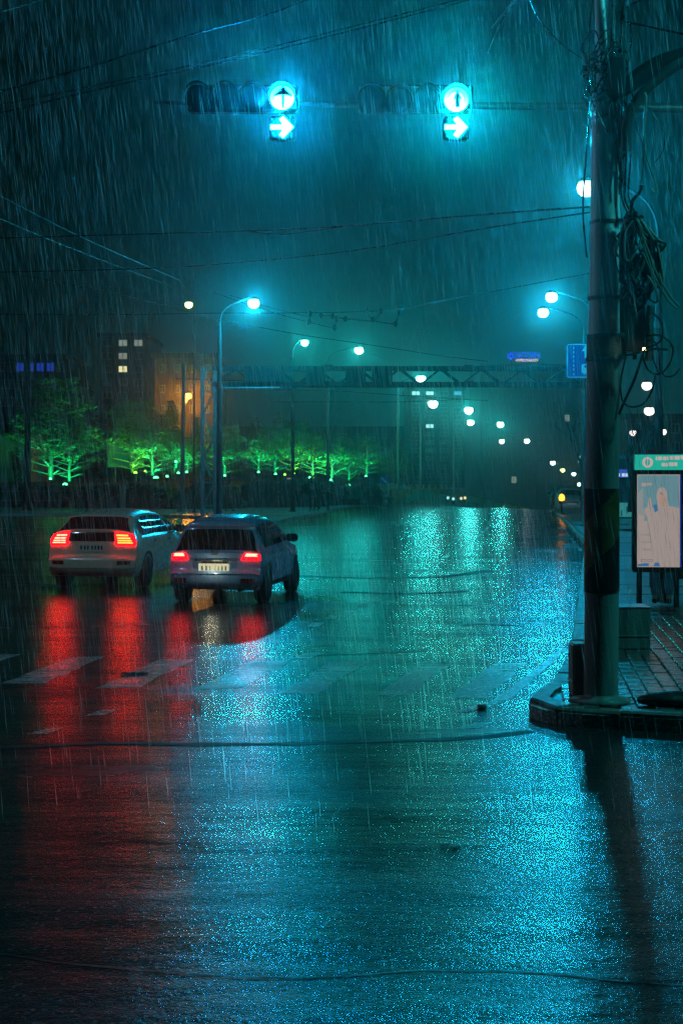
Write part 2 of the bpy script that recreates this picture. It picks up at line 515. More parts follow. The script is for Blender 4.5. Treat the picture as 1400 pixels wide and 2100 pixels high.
# ---- near corner pavement, right
KZ = 0.15
corner_px = [(1171, 1337), (1150, 1366), (1127, 1398), (1100, 1412), (1085, 1424), (1088, 1436), (1112, 1444), (1150, 1450), (1195, 1454), (1267, 1458), (1330, 1461), (1400, 1465), (1500, 1470), (1700, 1478)]
corner = [G(px, py, KZ) for px, py in corner_px]
main_kerb = [G(1171, 1337, 0).xy, G(1200, 1120, 0).xy, G(1170, 1085, 0).xy, G(1140, 1055, 0).xy]
main_kerb.append(main_kerb[-1] + Vector((4.5, 32)))
outline = [tuple(p) for p in reversed(main_kerb)] + [(c.x, c.y) for c in corner] + [(40, corner[-1].y + 1), (60, 120)]
W_K = 0.16
near_walk = slab('pavement', outline[::1], -0.1, KZ - 0.045, M_WALK)
kerb_line('kerb', [(c.x, c.y) for c in corner], W_K, KZ, 1, 0.55, near_walk)
kerb_line('kerb', [tuple(p) for p in main_kerb[::-1]], W_K, KZ, 1, 2.0, near_walk)
# paving stones laid on the near corner, each its own part
def inside(x, y, poly):
    c = False; n = len(poly); j = n - 1
    for i in range(n):
        xi, yi = poly[i]; xj, yj = poly[j]
        if (yi > y) != (yj > y) and x < (xj - xi) * (y - yi) / (yj - yi) + xi: c = not c
        j = i
    return c
def shrink_ok(x, y):
    for dx, dy in ((0, 0), (.24, 0), (-.24, 0), (0, .24), (0, -.24)):
        if not inside(x + dx, y + dy, outline): return False
    return True
tile_me = []
TW, TL = 0.150, 0.30
for v in range(4):
    b = MB(); b.box((0, 0, 0), (TW - .014, TL - .014, 0.05), bev=0.007)
    me_o = b.build('paving_stone', M_TILE, near_walk); tile_me.append(me_o)
cells = []
ang = math.atan(0.13)
ca, sa = math.cos(ang), math.sin(ang)
for i in range(-60, 60):
    for j in range(-40, 60):
        u = (i + 0.5) * TW; w = (j + (0.5 if i % 2 else 0)) * TL
        x = 2.6 + u * ca + w * sa; y = 13.0 - u * sa + w * ca
        if y < 19.5 and x < 0.27 * y + 0.3 and shrink_ok(x, y):
            cells.append((y, x))
cells.sort()
far = MB()
for k, (y, x) in enumerate(cells):
    z = KZ - 0.026 + U(-.004, .004)
    if k < 296:
        if k < 4: o = tile_me[k]
        else:
            o = tile_me[k % 4].copy(); COL.objects.link(o)
        o.location = (x, y, z); o.rotation_euler = (U(-.012, .012), U(-.012, .012), -ang + U(-.01, .01))
    else:
        far.box((x, y, z), (TW - .014, TL - .014, .05), Matrix.Rotation(-ang, 3, 'Z') @ Matrix.Rotation(U(-.012, .012), 3, 'X'), 0.007)
if far.v: stuff(far.build('paving_stone', M_TILE, near_walk))

# ---- island pavement, left, with kerb
isl_px = [(-700, 1062), (-100, 1058), (250, 1058), (420, 1064), (520, 1076), (570, 1074), (630, 1060), (690, 1046), (740, 1038), (790, 1031)]
isl = [G(px, py, 0).xy for px, py in isl_px]
isl_far = [(-46, 118), (6, 132)]
outl = [tuple(p) for p in isl] + [(6.5, 134), (-60, 134)]
island = slab('pavement', outl, -0.1, KZ - 0.01, M_WALK)
kerb_line('kerb', [tuple(p) for p in isl], 0.18, KZ, 1, 2.4, island)

# ---- raised park ground behind the hedge
b = MB()
prof = [(0, 0.1), (2.0, 1.35), (5, 1.75), (60, 2.15), (180, 2.6)]
cols = [(-170, 96), (-60, 98), (-20, 101), (0, 112), (7, 130), (20, 158), (40, 200)]
vs = []
for (x, y) in cols:
    for (o, z) in prof: vs.append((x - o * 0.35, y + o, z + gz(x, y)))
n = len(prof)
fs = [(i * n + k, (i + 1) * n + k, (i + 1) * n + k + 1, i * n + k + 1) for i in range(len(cols) - 1) for k in range(n - 1)]
b.add(vs, fs, True)
struct(b.build('lawn', M_LAWN))
def lawn_z(x, y): return 1.8

# ---- far hill behind everything (dark)
b = MB(); vs = []; nx = 60
for j, (rr, hh) in enumerate(((430, -8), (440, 10), (470, 16), (520, 6))):
    for i in range(nx + 1):
        x = -420 + 840 * i / nx
        vs.append((x, rr, hh + (7 * mnoise.noise(Vector((x * .012, j * .3, 2))) if j else 0)))
fs = [(j * (nx + 1) + i, j * (nx + 1) + i + 1, (j + 1) * (nx + 1) + i + 1, (j + 1) * (nx + 1) + i) for j in range(3) for i in range(nx)]
b.add(vs, fs, True); struct(b.build('hill', M_LAWN))

# ---- road markings
def quad_mark(pxs, z=0.002, m=M_PAINT, name='road_marking', rag=0.03):
    pts = [G(px, py, 0) for px, py in pxs]
    b = MB(); N = 10
    vs = []
    for i in range(N + 1):
        t = i / N
        l = pts[0].lerp(pts[3], t); r = pts[1].lerp(pts[2], t)
        d = (r - l).normalized()
        l = l - d * U(-rag, rag); r = r + d * U(-rag, rag)
        vs += [(l.x, l.y, z), (r.x, r.y, z)]
    b.add(vs, [(2 * i, 2 * i + 1, 2 * i + 3, 2 * i + 2) for i in range(N)])
    return struct(b.build(name, m))
for q in ([(572, 1422), (655, 1422), (752, 1357), (678, 1358)], [(770, 1426), (838, 1426), (925, 1360), (862, 1360)],
          [(922, 1431), (992, 1431), (1076, 1360), (1010, 1362)], [(395, 1414), (492, 1412), (600, 1356), (520, 1358)],
          [(195, 1412), (285, 1410), (400, 1352), (330, 1352)], [(5, 1402), (95, 1402), (215, 1346), (145, 1348)],
          [(-180, 1396), (-95, 1396), (40, 1342), (-30, 1342)]):
    quad_mark(q)
for (x, y, s) in ((645, 1281, 1.0), (680, 1266, .95), (716, 1253, .9), (742, 1242, .85), (768, 1231, .8), (846, 1183, .7), (866, 1170, .65), (888, 1155, .6), (912, 1142, .55), (936, 1128, .5), (958, 1115, .45)):
    quad_mark([(x - 15 * s, y + 4 * s), (x + 9 * s, y + 4 * s), (x + 19 * s, y - 4 * s), (x - 4 * s, y - 4 * s)], rag=0.01)
for (x, y) in ((626, 1346), (205, 1462), (90, 1500), (965, 1489)):
    quad_mark([(x - 30, y + 6), (x + 12, y + 5), (x + 42, y - 7), (x + 6, y - 7)], rag=0.02)
def strip(pxs, w, m, name, z=0.004, kind='structure'):
    """thin line lying on the road through photo points; w in metres"""
    pts = [G(px, py, 0) for px, py in pxs]
    fine = []
    for a, c in zip(pts, pts[1:]):
        n = max(2, int((c - a).length / 0.25))
        for i in range(n): fine.append(a.lerp(c, i / n))
    fine.append(pts[-1])
    b = MB(); vs = []
    for i, p in enumerate(fine):
        t = fine[min(i + 1, len(fine) - 1)] - fine[max(i - 1, 0)]
        nrm = Vector((-t.y, t.x, 0)).normalized()
        k = 0.6 + 0.8 * abs(mnoise.noise(Vector((p.x * 1.7, p.y * 1.7, 3))))
        off = nrm * 0.05 * mnoise.noise(Vector((p.x * 2.2, p.y * 2.2, 9)))
        vs += [tuple(p + off + nrm * w * k / 2 + Vector((0, 0, z))), tuple(p + off - nrm * w * k / 2 + Vector((0, 0, z)))]
    b.add(vs, [(2 * i, 2 * i + 1, 2 * i + 3, 2 * i + 2) for i in range(len(fine) - 1)])
    return struct(b.build(name, m))
strip([(-120, 1535), (60, 1532), (200, 1524), (420, 1526), (620, 1526), (820, 1519), (1000, 1512), (1090, 1500)], 0.15, M_TAR, 'tar_seam', 0.003)
strip([(-150, 1945), (40, 1962), (200, 1984), (420, 2006), (640, 2004), (860, 1994), (1040, 1990), (1250, 2010), (1500, 2022)], 0.022, M_TAR, 'road_crack', 0.003)
strip([(560, 1180), (740, 1186), (900, 1184), (1010, 1170)], 0.5, M_TAR, 'tar_seam', 0.003)
strip([(600, 1345), (780, 1340), (880, 1335)], 0.10, M_TAR, 'tar_seam', 0.003)
strip([(950, 1282), (1010, 1281), (1070, 1284)], 0.10, M_TAR, 'road_crack', 0.003)
strip([(700, 1215), (850, 1219), (960, 1212)], 0.25, M_TAR, 'tar_seam', 0.0035)
strip([(940, 1460), (1020, 1440), (1080, 1395), (1130, 1352), (1165, 1330)], 0.14, M_PAINT, 'road_marking', 0.0035)
strip([(981, 1100), (999, 1082), (1003, 1068), (1027, 1046), (1034, 1036)], 0.14, M_PAINT, 'road_marking', 0.0035)
strip([(1190, 1130), (1165, 1098), (1130, 1058)], 0.16, M_PAINT, 'road_marking', 0.0035)
for (x, y, w_) in ((1137, 1066, 18), (1138, 1076, 22), (1148, 1089, 26), (1156, 1102, 28), (1170, 1119, 30)):
    quad_mark([(x - w_ * .5, y + 5), (x + w_ * .6, y + 5), (x + w_ * .3, y - 4), (x - w_ * .6, y - 4)], 0.0045, M_TAR, 'kerb_patch', 0.05)  # small dark patches laid along the right kerb
# ================================================================== UTILITY POLE (near right)
D0 = (CAM_H - KZ) * K / (1437 - HOR)          # pole base depth
pb = P(1231, 1437, D0)
def pp(px, py, d=D0): return P(px, py, d)
def loc(p, base): return Vector(p) - Vector(base)
pole = thing('utility_pole', 'thick steel utility pole with black and yellow hazard wrap at the pavement corner', 'utility pole', tuple(pb))
def rad(px): return px * D0 / K / 2
def pole_section(name, m, rows, n=28):
    b = MB(); pts = []; rs = []
    for (cx, y, w) in rows:
        q = loc(pp(cx, y), pb); pts.append((q.x, 0, q.z)); rs.append(rad(w))
    b.tube(pts, rs, n)
    return b.build(name, m, pole)
pole_section('lower_shaft', M_OLDPOLE, [(1231, 1437, 70), (1232, 1330, 69.5), (1233, 1214, 69)])
# hazard wrap: a slightly proud sleeve split into slanted bands
def wrap_bands():
    top, bot = loc(pp(1233, 1002), pb), loc(pp(1233, 1214), pb)
    H = top.z - bot.z; r = rad(71.5); N = 40; M = 48; turns = 1.75
    groups = {0: MB(), 1: MB(), 2: MB(), 3: MB(), 4: MB(), 5: MB()}
    bands = {}
    for i in range(M):
        for k in range(N):
            # measured from the camera-facing side: bands climb to the right
            a = 2 * math.pi * (k + .5) / N
            ph = ((i + .5) / M) * 2.05 - (((a + math.pi / 2) % (2 * math.pi)) / (2 * math.pi)) * 2.0 + 4.22
            bi = math.floor(ph)
            bands.setdefault(bi, []).append((i, k))
    for bi, cl in bands.items():
        b = MB()
        for i, k in cl:
            a0, a1 = 2 * math.pi * k / N, 2 * math.pi * (k + 1) / N
            z0, z1 = bot.z + H * i / M, bot.z + H * (i + 1) / M
            cx = bot.x
            q = [(cx + r * math.cos(a0), r * math.sin(a0), z0), (cx + r * math.cos(a1), r * math.sin(a1), z0), (cx + r * math.cos(a1), r * math.sin(a1), z1), (cx + r * math.cos(a0), r * math.sin(a0), z1)]
            b.add(q, [(0, 1, 2, 3)], True)
        b.build('hazard_band', M_HAZY if bi % 2 else M_HAZK, pole)
    b = MB(); b.tube([(bot.x, 0, bot.z), (top.x, 0, top.z)], r * .994, 28); b.build('hazard_sleeve', M_HAZK, pole)
wrap_bands()
pole_section('middle_shaft', M_OLDPOLE, [(1233, 1002, 68), (1236, 870, 68), (1237, 737, 70)])
pole_section('rusty_collar', M_RUST, [(1238, 742, 73), (1238, 690, 71)])
pole_section('upper_shaft', M_POLE, [(1238, 690, 67), (1239, 600, 63), (1240, 450, 60), (1239, 300, 57), (1238, 190, 54)])
pole_section('top_pipe', M_POLE, [(1236, 190, 28), (1232, 90, 24), (1229, 0, 22), (1227, -180, 20)])
for (cx, y, w) in ((1238, 737, 78), (1238, 690, 74), (1238, 612, 71), (1240, 457, 65), (1239, 212, 60), (1239, 245, 60)):
    b = MB(); q = loc(pp(cx, y), pb)
    for s in (0,): b.tube([(q.x, 0, q.z - .012), (q.x, 0, q.z + .012)], rad(w), 28)
    bz = b.build('clamp_band', M_BAND, pole)
    b = MB(); b.box((q.x + rad(w) * .8, -rad(w) * .75, q.z), (.05, .05, .035), bev=.006); b.build('clamp_bolt', M_BAND, bz)
# base plate
b = MB(); b.lathe([(rad(120), 0), (rad(120), .02), (rad(76), .03), (rad(70), .06)], 28); b.build('base_plate', M_OLDPOLE, pole, (0, 0, 0))

# electric cabinet bolted to the pole
cb = pp(1297, 722)
cab = thing('cable_cabinet', 'grey metal cable cabinet bolted to the right of the utility pole', 'cabinet', tuple(cb))
w_, h_ = 42 * D0 / K, 130 * D0 / K
b = MB(); b.box((0, 0, h_ / 2), (w_, .16, h_), bev=.008); b.build('case', M_BOXG, cab)
b = MB(); b.box((.006, -.085, h_ / 2), (w_ * .86, .012, h_ * .92), bev=.004); dr = b.build('door', M_BOXG, cab)
b = MB(); b.box((w_ * .34, -.097, h_ * .5), (.012, .014, .06), bev=.003); b.build('latch', M_BAND, dr)
b = MB(); b.box((-w_ * .62, 0, h_ / 2), (.05, .13, h_ * .98), bev=.004); b.build('mounting_plate', M_RUST, cab)
b = MB(); b.box((0, 0, h_ + .008), (w_ + .03, .19, .014), bev=.004); b.build('rain_cap', M_BOXG, cab)
for sx in (-.4, .1):
    b = MB(); b.box((w_ * sx, .02, -.03), (.03, .05, .06), bev=.004); b.build('cable_gland', M_BLACK, cab)

def smooth_path(pts, n=6):
    """Catmull-Rom through points"""
    pts = [Vector(p) for p in pts]; out = []
    for i in range(len(pts) - 1):
        p0, p1, p2, p3 = pts[max(i - 1, 0)], pts[i], pts[i + 1], pts[min(i + 2, len(pts) - 1)]
        for k in range(n):
            t = k / n
            out.append(0.5 * ((2 * p1) + (p2 - p0) * t + (2 * p0 - 5 * p1 + 4 * p2 - p3) * t * t + (3 * p1 - p0 - 3 * p2 + p3) * t ** 3))
    out.append(pts[-1]); return out
def cable(name, pxs, d, r, m, label, cat='cable', group=None, n=8, jig=0.0, parent=None, sides=6):
    pts = []
    for i, q in enumerate(pxs):
        dd = q[2] if len(q) > 2 else d
        pts.append(P(q[0], q[1], dd + U(-jig, jig)))
    base = pts[0] if parent is None else None
    b = MB(); b.tube(smooth_path([p - (base if base is not None else Vector(parent.location)) for p in pts], n), r, sides)
    o = b.build(name, m, parent, tuple(base) if base is not None else None)
    if parent is None: tag(o, label, cat, group)
    return o
# hanging coil of cables: one thing, strands are its parts
DC = D0 - 0.22
coil = thing('cable_coil', 'big tangled coil of black and grey cables hanging right of the utility pole', 'cable coil', tuple(P(1300, 440, DC)))
for i in range(34):
    top = (U(1282, 1306), U(432, 452))
    a = U(-1, 1)
    bx = 1300 + a * 34 + U(-8, 26); by = U(560, 655) - abs(a) * 20
    lx, rx = 1268 + U(-6, 26) + i * .4, 1312 + U(0, 30) + i * .3
    pts = [(*top,), (lx + U(0, 6), top[1] + 45), (lx - 2, by - 65), (bx, by), (rx + U(-4, 12), by - 70), (rx - 4, top[1] + 50), (1300 + U(-8, 10), 446)]
    cable('strand', pts, DC, U(.0065, .012), M_CABLEW if i % 6 == 0 else M_CABLE, None, jig=.05, parent=coil)
for pts, m in (([(1304, 448), (1330, 520), (1345, 560), (1372, 606), (1391, 628), (1384, 631), (1362, 606), (1338, 560), (1318, 500)], M_CABLEW),
               ([(1296, 452), (1281, 480), (1282, 530), (1296, 528), (1316, 480), (1308, 455)], M_CABLEW),
               ([(1318, 520), (1340, 575), (1350, 618), (1356, 590), (1350, 560)], M_CABLEW),
               ([(1326, 565), (1342, 590), (1348, 618)], M_CABLEW)):
    cable('strand', pts, DC - .08, .0085, m, None, parent=coil)
for yy in (446, 458):
    b = MB(); q = P(1298, yy, DC) - coil.location
    b.lathe([(.075, -.012), (.085, 0), (.075, .012)], 14, q); b.build('cable_tie', M_CABLE, coil)
# lower loops
cable('loop_cable', [(1283, 728), (1272, 780), (1275, 820), (1292, 834), (1318, 828), (1336, 800), (1342, 770)], DC, .008, M_CABLE, 'thin black cable sagging in a deep loop below the cabinet')
cable('loop_cable', [(1336, 640), (1354, 660), (1357, 690), (1345, 706), (1322, 716), (1318, 735), (1330, 760), (1352, 767), (1372, 745), (1378, 715), (1366, 695), (1345, 687), (1322, 690)], DC - .05, .008, M_CABLE, 'black cable curled in a wide ring in front of the slim lamp pole')
cable('loop_cable', [(1324, 700), (1340, 700), (1350, 722), (1352, 755), (1363, 771), (1380, 770), (1392, 756)], DC - .1, .007, M_CABLE, 'black cable with a loose plug end right of the slim lamp pole')
cable('loop_cable', [(1336, 690), (1337, 730), (1345, 755), (1352, 768)], DC + .05, .006, M_CABLE, 'thin black cable dropping straight inside the ring of cable')
b_ = cable('stay_rod', [(1268, 728), (1300, 726), (1328, 716), (1368, 717)], DC, .010, M_DARK, 'horizontal dark steel rod below the cabinet holding a tiny lamp', 'rod')
cable('stay_rod', [(1317, 728), (1300, 778), (1283, 815), (1268, 850)], DC + .1, .012, M_DARK, 'slanting dark stay running down from the rod to the utility pole', 'rod')
cable('taped_bundle', [(1334, 628), (1330, 660), (1331, 700), (1328, 740)], DC + .12, [.02, .035, .034, .03] and .034, mat('tape', (0.10, 0.12, 0.13), .3, bump=.8, bscale=70), 'cable bundle wrapped in silvery tape beside the slim lamp pole', 'cable bundle', sides=10)
# tiny lamp
tl = thing('indicator_lamp', 'tiny warm indicator lamp on the steel rod beside the utility pole', 'lamp', tuple(P(1320, 716, DC - .03)))
b = MB(); b.lathe([(.004, -.016), (.014, -.008), (.014, .008), (.004, .016)], 10); b.build('bulb', glow('tiny_bulb', (1.0, .75, .35), 9, False), tl)
b = MB(); b.lathe([(.02, .012), (.02, .03), (.008, .034)], 10); b.build('socket', M_BLACK, tl)
# pole-top tangle
tang = thing('cable_tangle', 'messy knot of wires tied round the narrow top of the utility pole', 'cable tangle', tuple(pp(1236, 180, D0)))
for i in range(46):
    y0 = U(95, 205); a = U(0, 6.28)
    pts = []
    ang2 = a; rr = U(.13, .19)
    for k in range(5):
        q = pp(1238, y0 + k * U(-18, 24)) + Vector((rr * math.cos(ang2), rr * math.sin(ang2), 0)) - tang.location
        pts.append(q); ang2 += U(.5, 1.3); rr = U(.10, .20)
    b = MB(); b.tube(smooth_path(pts, 5), U(.004, .009), 5); b.build('wire', M_CABLEW if i % 9 == 0 else M_CABLE, tang)
for i in range(12):
    x = U(1252, 1288)
    cable('wire', [(x, U(-40, 30)), (x + U(-8, 6), 80), (x + U(-6, 8), 150), (x + U(-14, 10), 230), (1272 + U(-6, 14), 330 + U(0, 80))], D0 - .12, U(.005, .010), M_CABLE, None, jig=.06, parent=tang)
for pts in ([(1213, 178), (1208, 150), (1208, 60), (1214, 0)], [(1222, 170), (1204, 185), (1195, 195), (1216, 190), (1240, 172)], [(1210, 125), (1235, 108), (1245, 95), (1243, 40), (1240, 0)], [(1205, 130), (1214, 118), (1225, 128), (1238, 105)]):
    cable('wire', pts, D0 - .2, .006, M_CABLE, None, parent=tang)
b = MB(); b.lathe([(.02, -.04), (.045, -.025), (.045, .03), (.02, .045)], 12); b.build('insulator', M_CONC, tang, tuple(pp(1204, 124, D0 - .12) - tang.location))
b = MB(); b.box((0, 0, 0), (.14, .16, .34), bev=.02); b.build('junction_box', M_BLACK, tang, tuple(pp(1262, 160, D0 - .12) - tang.location))
# hanging free ends
cable('hanging_cable', [(1215, 150), (1206, 260), (1197, 370), (1195, 440), (1200, 508), (1203, 528)], D0 - .25, .009, M_CABLE, 'loose black cable hanging down along the left edge of the utility pole')
cable('hanging_cable', [(1220, 196), (1221, 230), (1224, 276)], D0 - .25, .006, M_CABLE, 'short dark cable end hanging on the face of the utility pole')
cable('hanging_cable', [(1321, 190), (1324, 205), (1320, 260), (1322, 310), (1335, 355), (1346, 388), (1340, 394), (1333, 387)], D0 - .3, .010, M_CABLEW, 'pale cable with a hooked end hanging under the curved bracket')
cable('hanging_cable', [(1292, 205), (1305, 265), (1316, 295), (1318, 340), (1310, 385)], D0 - .3, .004, M_CABLE, 'thin wire hanging in the gap between pole and pale hooked cable')
cable('hanging_cable', [(1312, 200), (1333, 226), (1352, 255), (1362, 275), (1358, 310), (1340, 335)], D0 - .1, .0035, M_CABLE, 'hair-thin wire bowing out to the right below the curved bracket')
cable('hanging_cable', [(1315, 380), (1310, 395), (1296, 412), (1292, 436)], DC, .016, M_CABLE, 'short thick cable stub rising out of the tangled coil')
for i, x in enumerate((1274, 1280, 1289)):
    cable('hanging_cable', [(x, 235 + 8 * i), (x + 3, 320), (x - 1, 400), (x + 14, 440)], D0 - .12, .008, M_CABLE, ('black feed cable running closest along the right side of the utility pole', 'black feed cable in the middle of the three beside the pole', 'black feed cable outermost of the three beside the pole, ending at the coil')[i], 'cable', 'feed cables beside the utility pole')
# curved bracket arms going to the right
br = thing('bracket_arm', 'heavy dark curved bracket reaching from the pole top to the upper right', 'bracket', tuple(pp(1290, 178)))
b = MB(); b.tube(smooth_path([loc(P(x, y, D0 - .1), br.location) for x, y in ((1262, 186), (1290, 172), (1320, 150), (1360, 128), (1420, 112), (1520, 95))], 6), [.075] * 31, 10); b.build('upper_arm', M_DARK, br)
b = MB(); b.tube(smooth_path([loc(P(x, y, D0 - .2), br.location) for x, y in ((1283, 312), (1284, 262), (1292, 228), (1318, 190), (1350, 160), (1390, 132), (1450, 112))], 6), .045, 10); b.build('lower_brace', M_BOXG, br)
# concrete blocks
def block(name, label, px0, px1, ytop, ybot, dep, m, cat):
    d = (CAM_H - KZ) * K / (ybot - HOR); k = d / K
    w = (px1 - px0) * k; h = (ybot - ytop) * k
    c = P((px0 + px1) / 2, ybot, d)
    t = thing(name, label, cat, (c.x, c.y + dep / 2, c.z))
    b = MB(); b.box((0, 0, h * .64), (w, dep, h * .72), bev=.018); b.build('body', m, t)
    b = MB(); b.box((0, 0, h * .14), (w * .985, dep * .98, h * .28), bev=.012); b.build('foot', m, t)
    return t, w, h
t, w_, h_ = block('concrete_bollard', 'low square concrete bollard half hidden behind the utility pole base', 1174, 1240, 1321, 1431, .26, M_CONC, 'bollard')
for zz in (.27, .30):
    b = MB(); b.box((0, 0, h_ * zz * 1.0), (w_ + .012, .272, .012), bev=.003); b.build('groove_trim', M_KERB, t)
t, w_, h_ = block('concrete_planter', 'large rectangular concrete planter with stained sides behind the utility pole', 1255, 1334, 1247, 1332, .45, M_CONC, 'planter')
b = MB(); b.box((0, 0, h_ + .004), (w_ + .02, .47, .012), bev=.004); b.build('metal_rim', M_GALV, t)
b = MB(); b.box((0, 0, h_ * .33), (w_ + .014, .464, .02), bev=.003); b.build('trim', M_KERB, t)
# dark lump at right edge on the tiles
b = MB(); N = 14
for i in range(7):
    pass
sp = G(1385, 1447, KZ)
vs = []
for j in range(9):
    v_ = j / 8
    for i in range(18):
        a = 2 * math.pi * i / 18
        r = math.sin(math.pi * min(max(v_, .04), .96)) ** .5
        x = (v_ - .5) * .62
        k = 1 + .22 * mnoise.noise(Vector((x * 6, a * 1.5, 1)))
        vs.append((x, r * .13 * k * math.cos(a), max(0, .045 + r * .075 * k * math.sin(a))))
fs = [(j * 18 + i, j * 18 + (i + 1) % 18, (j + 1) * 18 + (i + 1) % 18, (j + 1) * 18 + i) for j in range(8) for i in range(18)]
fs += [tuple(range(18))[::-1], tuple(range(8 * 18, 9 * 18))]
b.add(vs, fs, True)
tag(b.build('lump', M_ROUGHBLK, None, (sp.x, sp.y, KZ + .0)), 'flat black lump lying on the paving stones right of the utility pole', 'lump')
# litter
lt = G(987, 1454, 0)
can = thing('drink_can', 'crushed blue and white drink can lying on the road near the crossing', 'can', (lt.x, lt.y, .0), .6)
b = MB(); b.lathe([(.026, -.06), (.033, -.05), (.030, -.01), (.026, .01), (.032, .05), (.026, .06)], 14, (0, 0, .031), 'x'); b.build('can_body', mat('can_blue', (.7, .8, .9), .3, 0), can); can.scale = (.72, .72, .72)
b = MB(); b.lathe([(.025, 0), (.027, .006)], 14, (.056, 0, .031), 'x'); b.build('lid', M_GALV, can)
def crumpled_mesh(name, label, px, py, s):
    g = G(px, py, 0); b = MB(); N = 6; vs = []
    for j in range(N + 1):
        for i in range(N + 1):
            x, y = (i / N - .5) * s, (j / N - .5) * s * .6
            vs.append((x + U(-.01, .01), y + U(-.01, .01), .006 + .025 * abs(mnoise.noise(Vector((x * 18 + px, y * 18, 2))))))
    b.add(vs, [(j * 7 + i, j * 7 + i + 1, (j + 1) * 7 + i + 1, (j + 1) * 7 + i) for j in range(N) for i in range(N)], True)
    return tag(b.build(name, M_ROUGHBLK, None, (g.x, g.y, 0)), label, 'litter')
crumpled_mesh('wet_leaf', 'small dark wet leaf stuck to the road in the lower middle', 922, 1738, .10)
crumpled_mesh('crossing_patch', 'dark crumpled patch on the crosswalk left of centre', 275, 1384, .28)  # small dark crumpled sheet laid on the crossing

# ================================================================== TRAFFIC SIGNALS
DS = 17.5; kS = DS / K
mast_base = Vector((P(1560, 985, DS).x, DS, KZ))
mast = thing('signal_mast', 'grey signal mast with a long horizontal arm over the road', 'signal mast', tuple(mast_base))
armp = [loc(P(x, y, DS + .16), mast_base) for x, y in ((1560, 225), (1400, 222), (1210, 219), (990, 217), (760, 215), (560, 213), (430, 212), (318, 210))]
b = MB(); b.tube(armp, [.075, .06, .052, .046, .04, .034, .03, .024], 12); arm = b.build('arm', M_GALV, mast)
b = MB(); b.tube([(0, .16, 0), (0, .16, armp[0].z + .4)], [.13, .10], 16); b.build('post', M_GALV, mast)
b = MB(); b.lathe([(.25, 0), (.25, .03), (.14, .06)], 16, (0, .16, 0)); b.build('base_flange', M_GALV, mast)
def led_glow(name, col, strength):
    """signal optics: a forward beam, weaker towards the sides"""
    m = glow(name, col, strength); nt = m.node_tree
    e = [n for n in nt.nodes if n.type == 'EMISSION'][0]
    ge = nt.nodes.new('ShaderNodeNewGeometry'); dp = nt.nodes.new('ShaderNodeVectorMath'); dp.operation = 'DOT_PRODUCT'
    nt.links.new(ge.outputs['Incoming'], dp.inputs[0]); nt.links.new(ge.outputs['Normal'], dp.inputs[1])
    mx = nt.nodes.new('ShaderNodeMath'); mx.operation = 'ABSOLUTE'; nt.links.new(dp.outputs['Value'], mx.inputs[0])
    pw_ = nt.nodes.new('ShaderNodeMath'); pw_.operation = 'POWER'; pw_.inputs[1].default_value = 24.0; nt.links.new(mx.outputs[0], pw_.inputs[0])
    ml = nt.nodes.new('ShaderNodeMath'); ml.operation = 'MULTIPLY_ADD'; ml.inputs[1].default_value = strength; ml.inputs[2].default_value = strength * .004; nt.links.new(pw_.outputs[0], ml.inputs[0])
    nt.links.new(ml.outputs[0], e.inputs['Strength'])
    return m
M_SIGLIT = led_glow('signal_face', (0.001, 0.42, 1.0), E_SIGNAL)
M_SIGLIT2 = led_glow('signal_face_right', (0.001, 0.62, 1.0), E_SIGNAL)
M_ARROWD = mat('signal_arrow_mask', (.004, .02, .05), .4)
def arrow(s, stem=.16, head=.5):
    return [(-stem * s, -.5 * s), (stem * s, -.5 * s), (stem * s, .02 * s), (head * s, -.06 * s), (0, .56 * s), (-head * s, -.06 * s), (-stem * s, .02 * s)]
def bold_arrow(w):
    """right pointing chunky chevron arrow, width w"""
    return [(-.52 * w, -.11 * w), (.02 * w, -.11 * w), (-.14 * w, -.36 * w), (.06 * w, -.50 * w), (.52 * w, 0), (.06 * w, .50 * w), (-.14 * w, .36 * w), (.02 * w, .11 * w), (-.52 * w, .11 * w)]
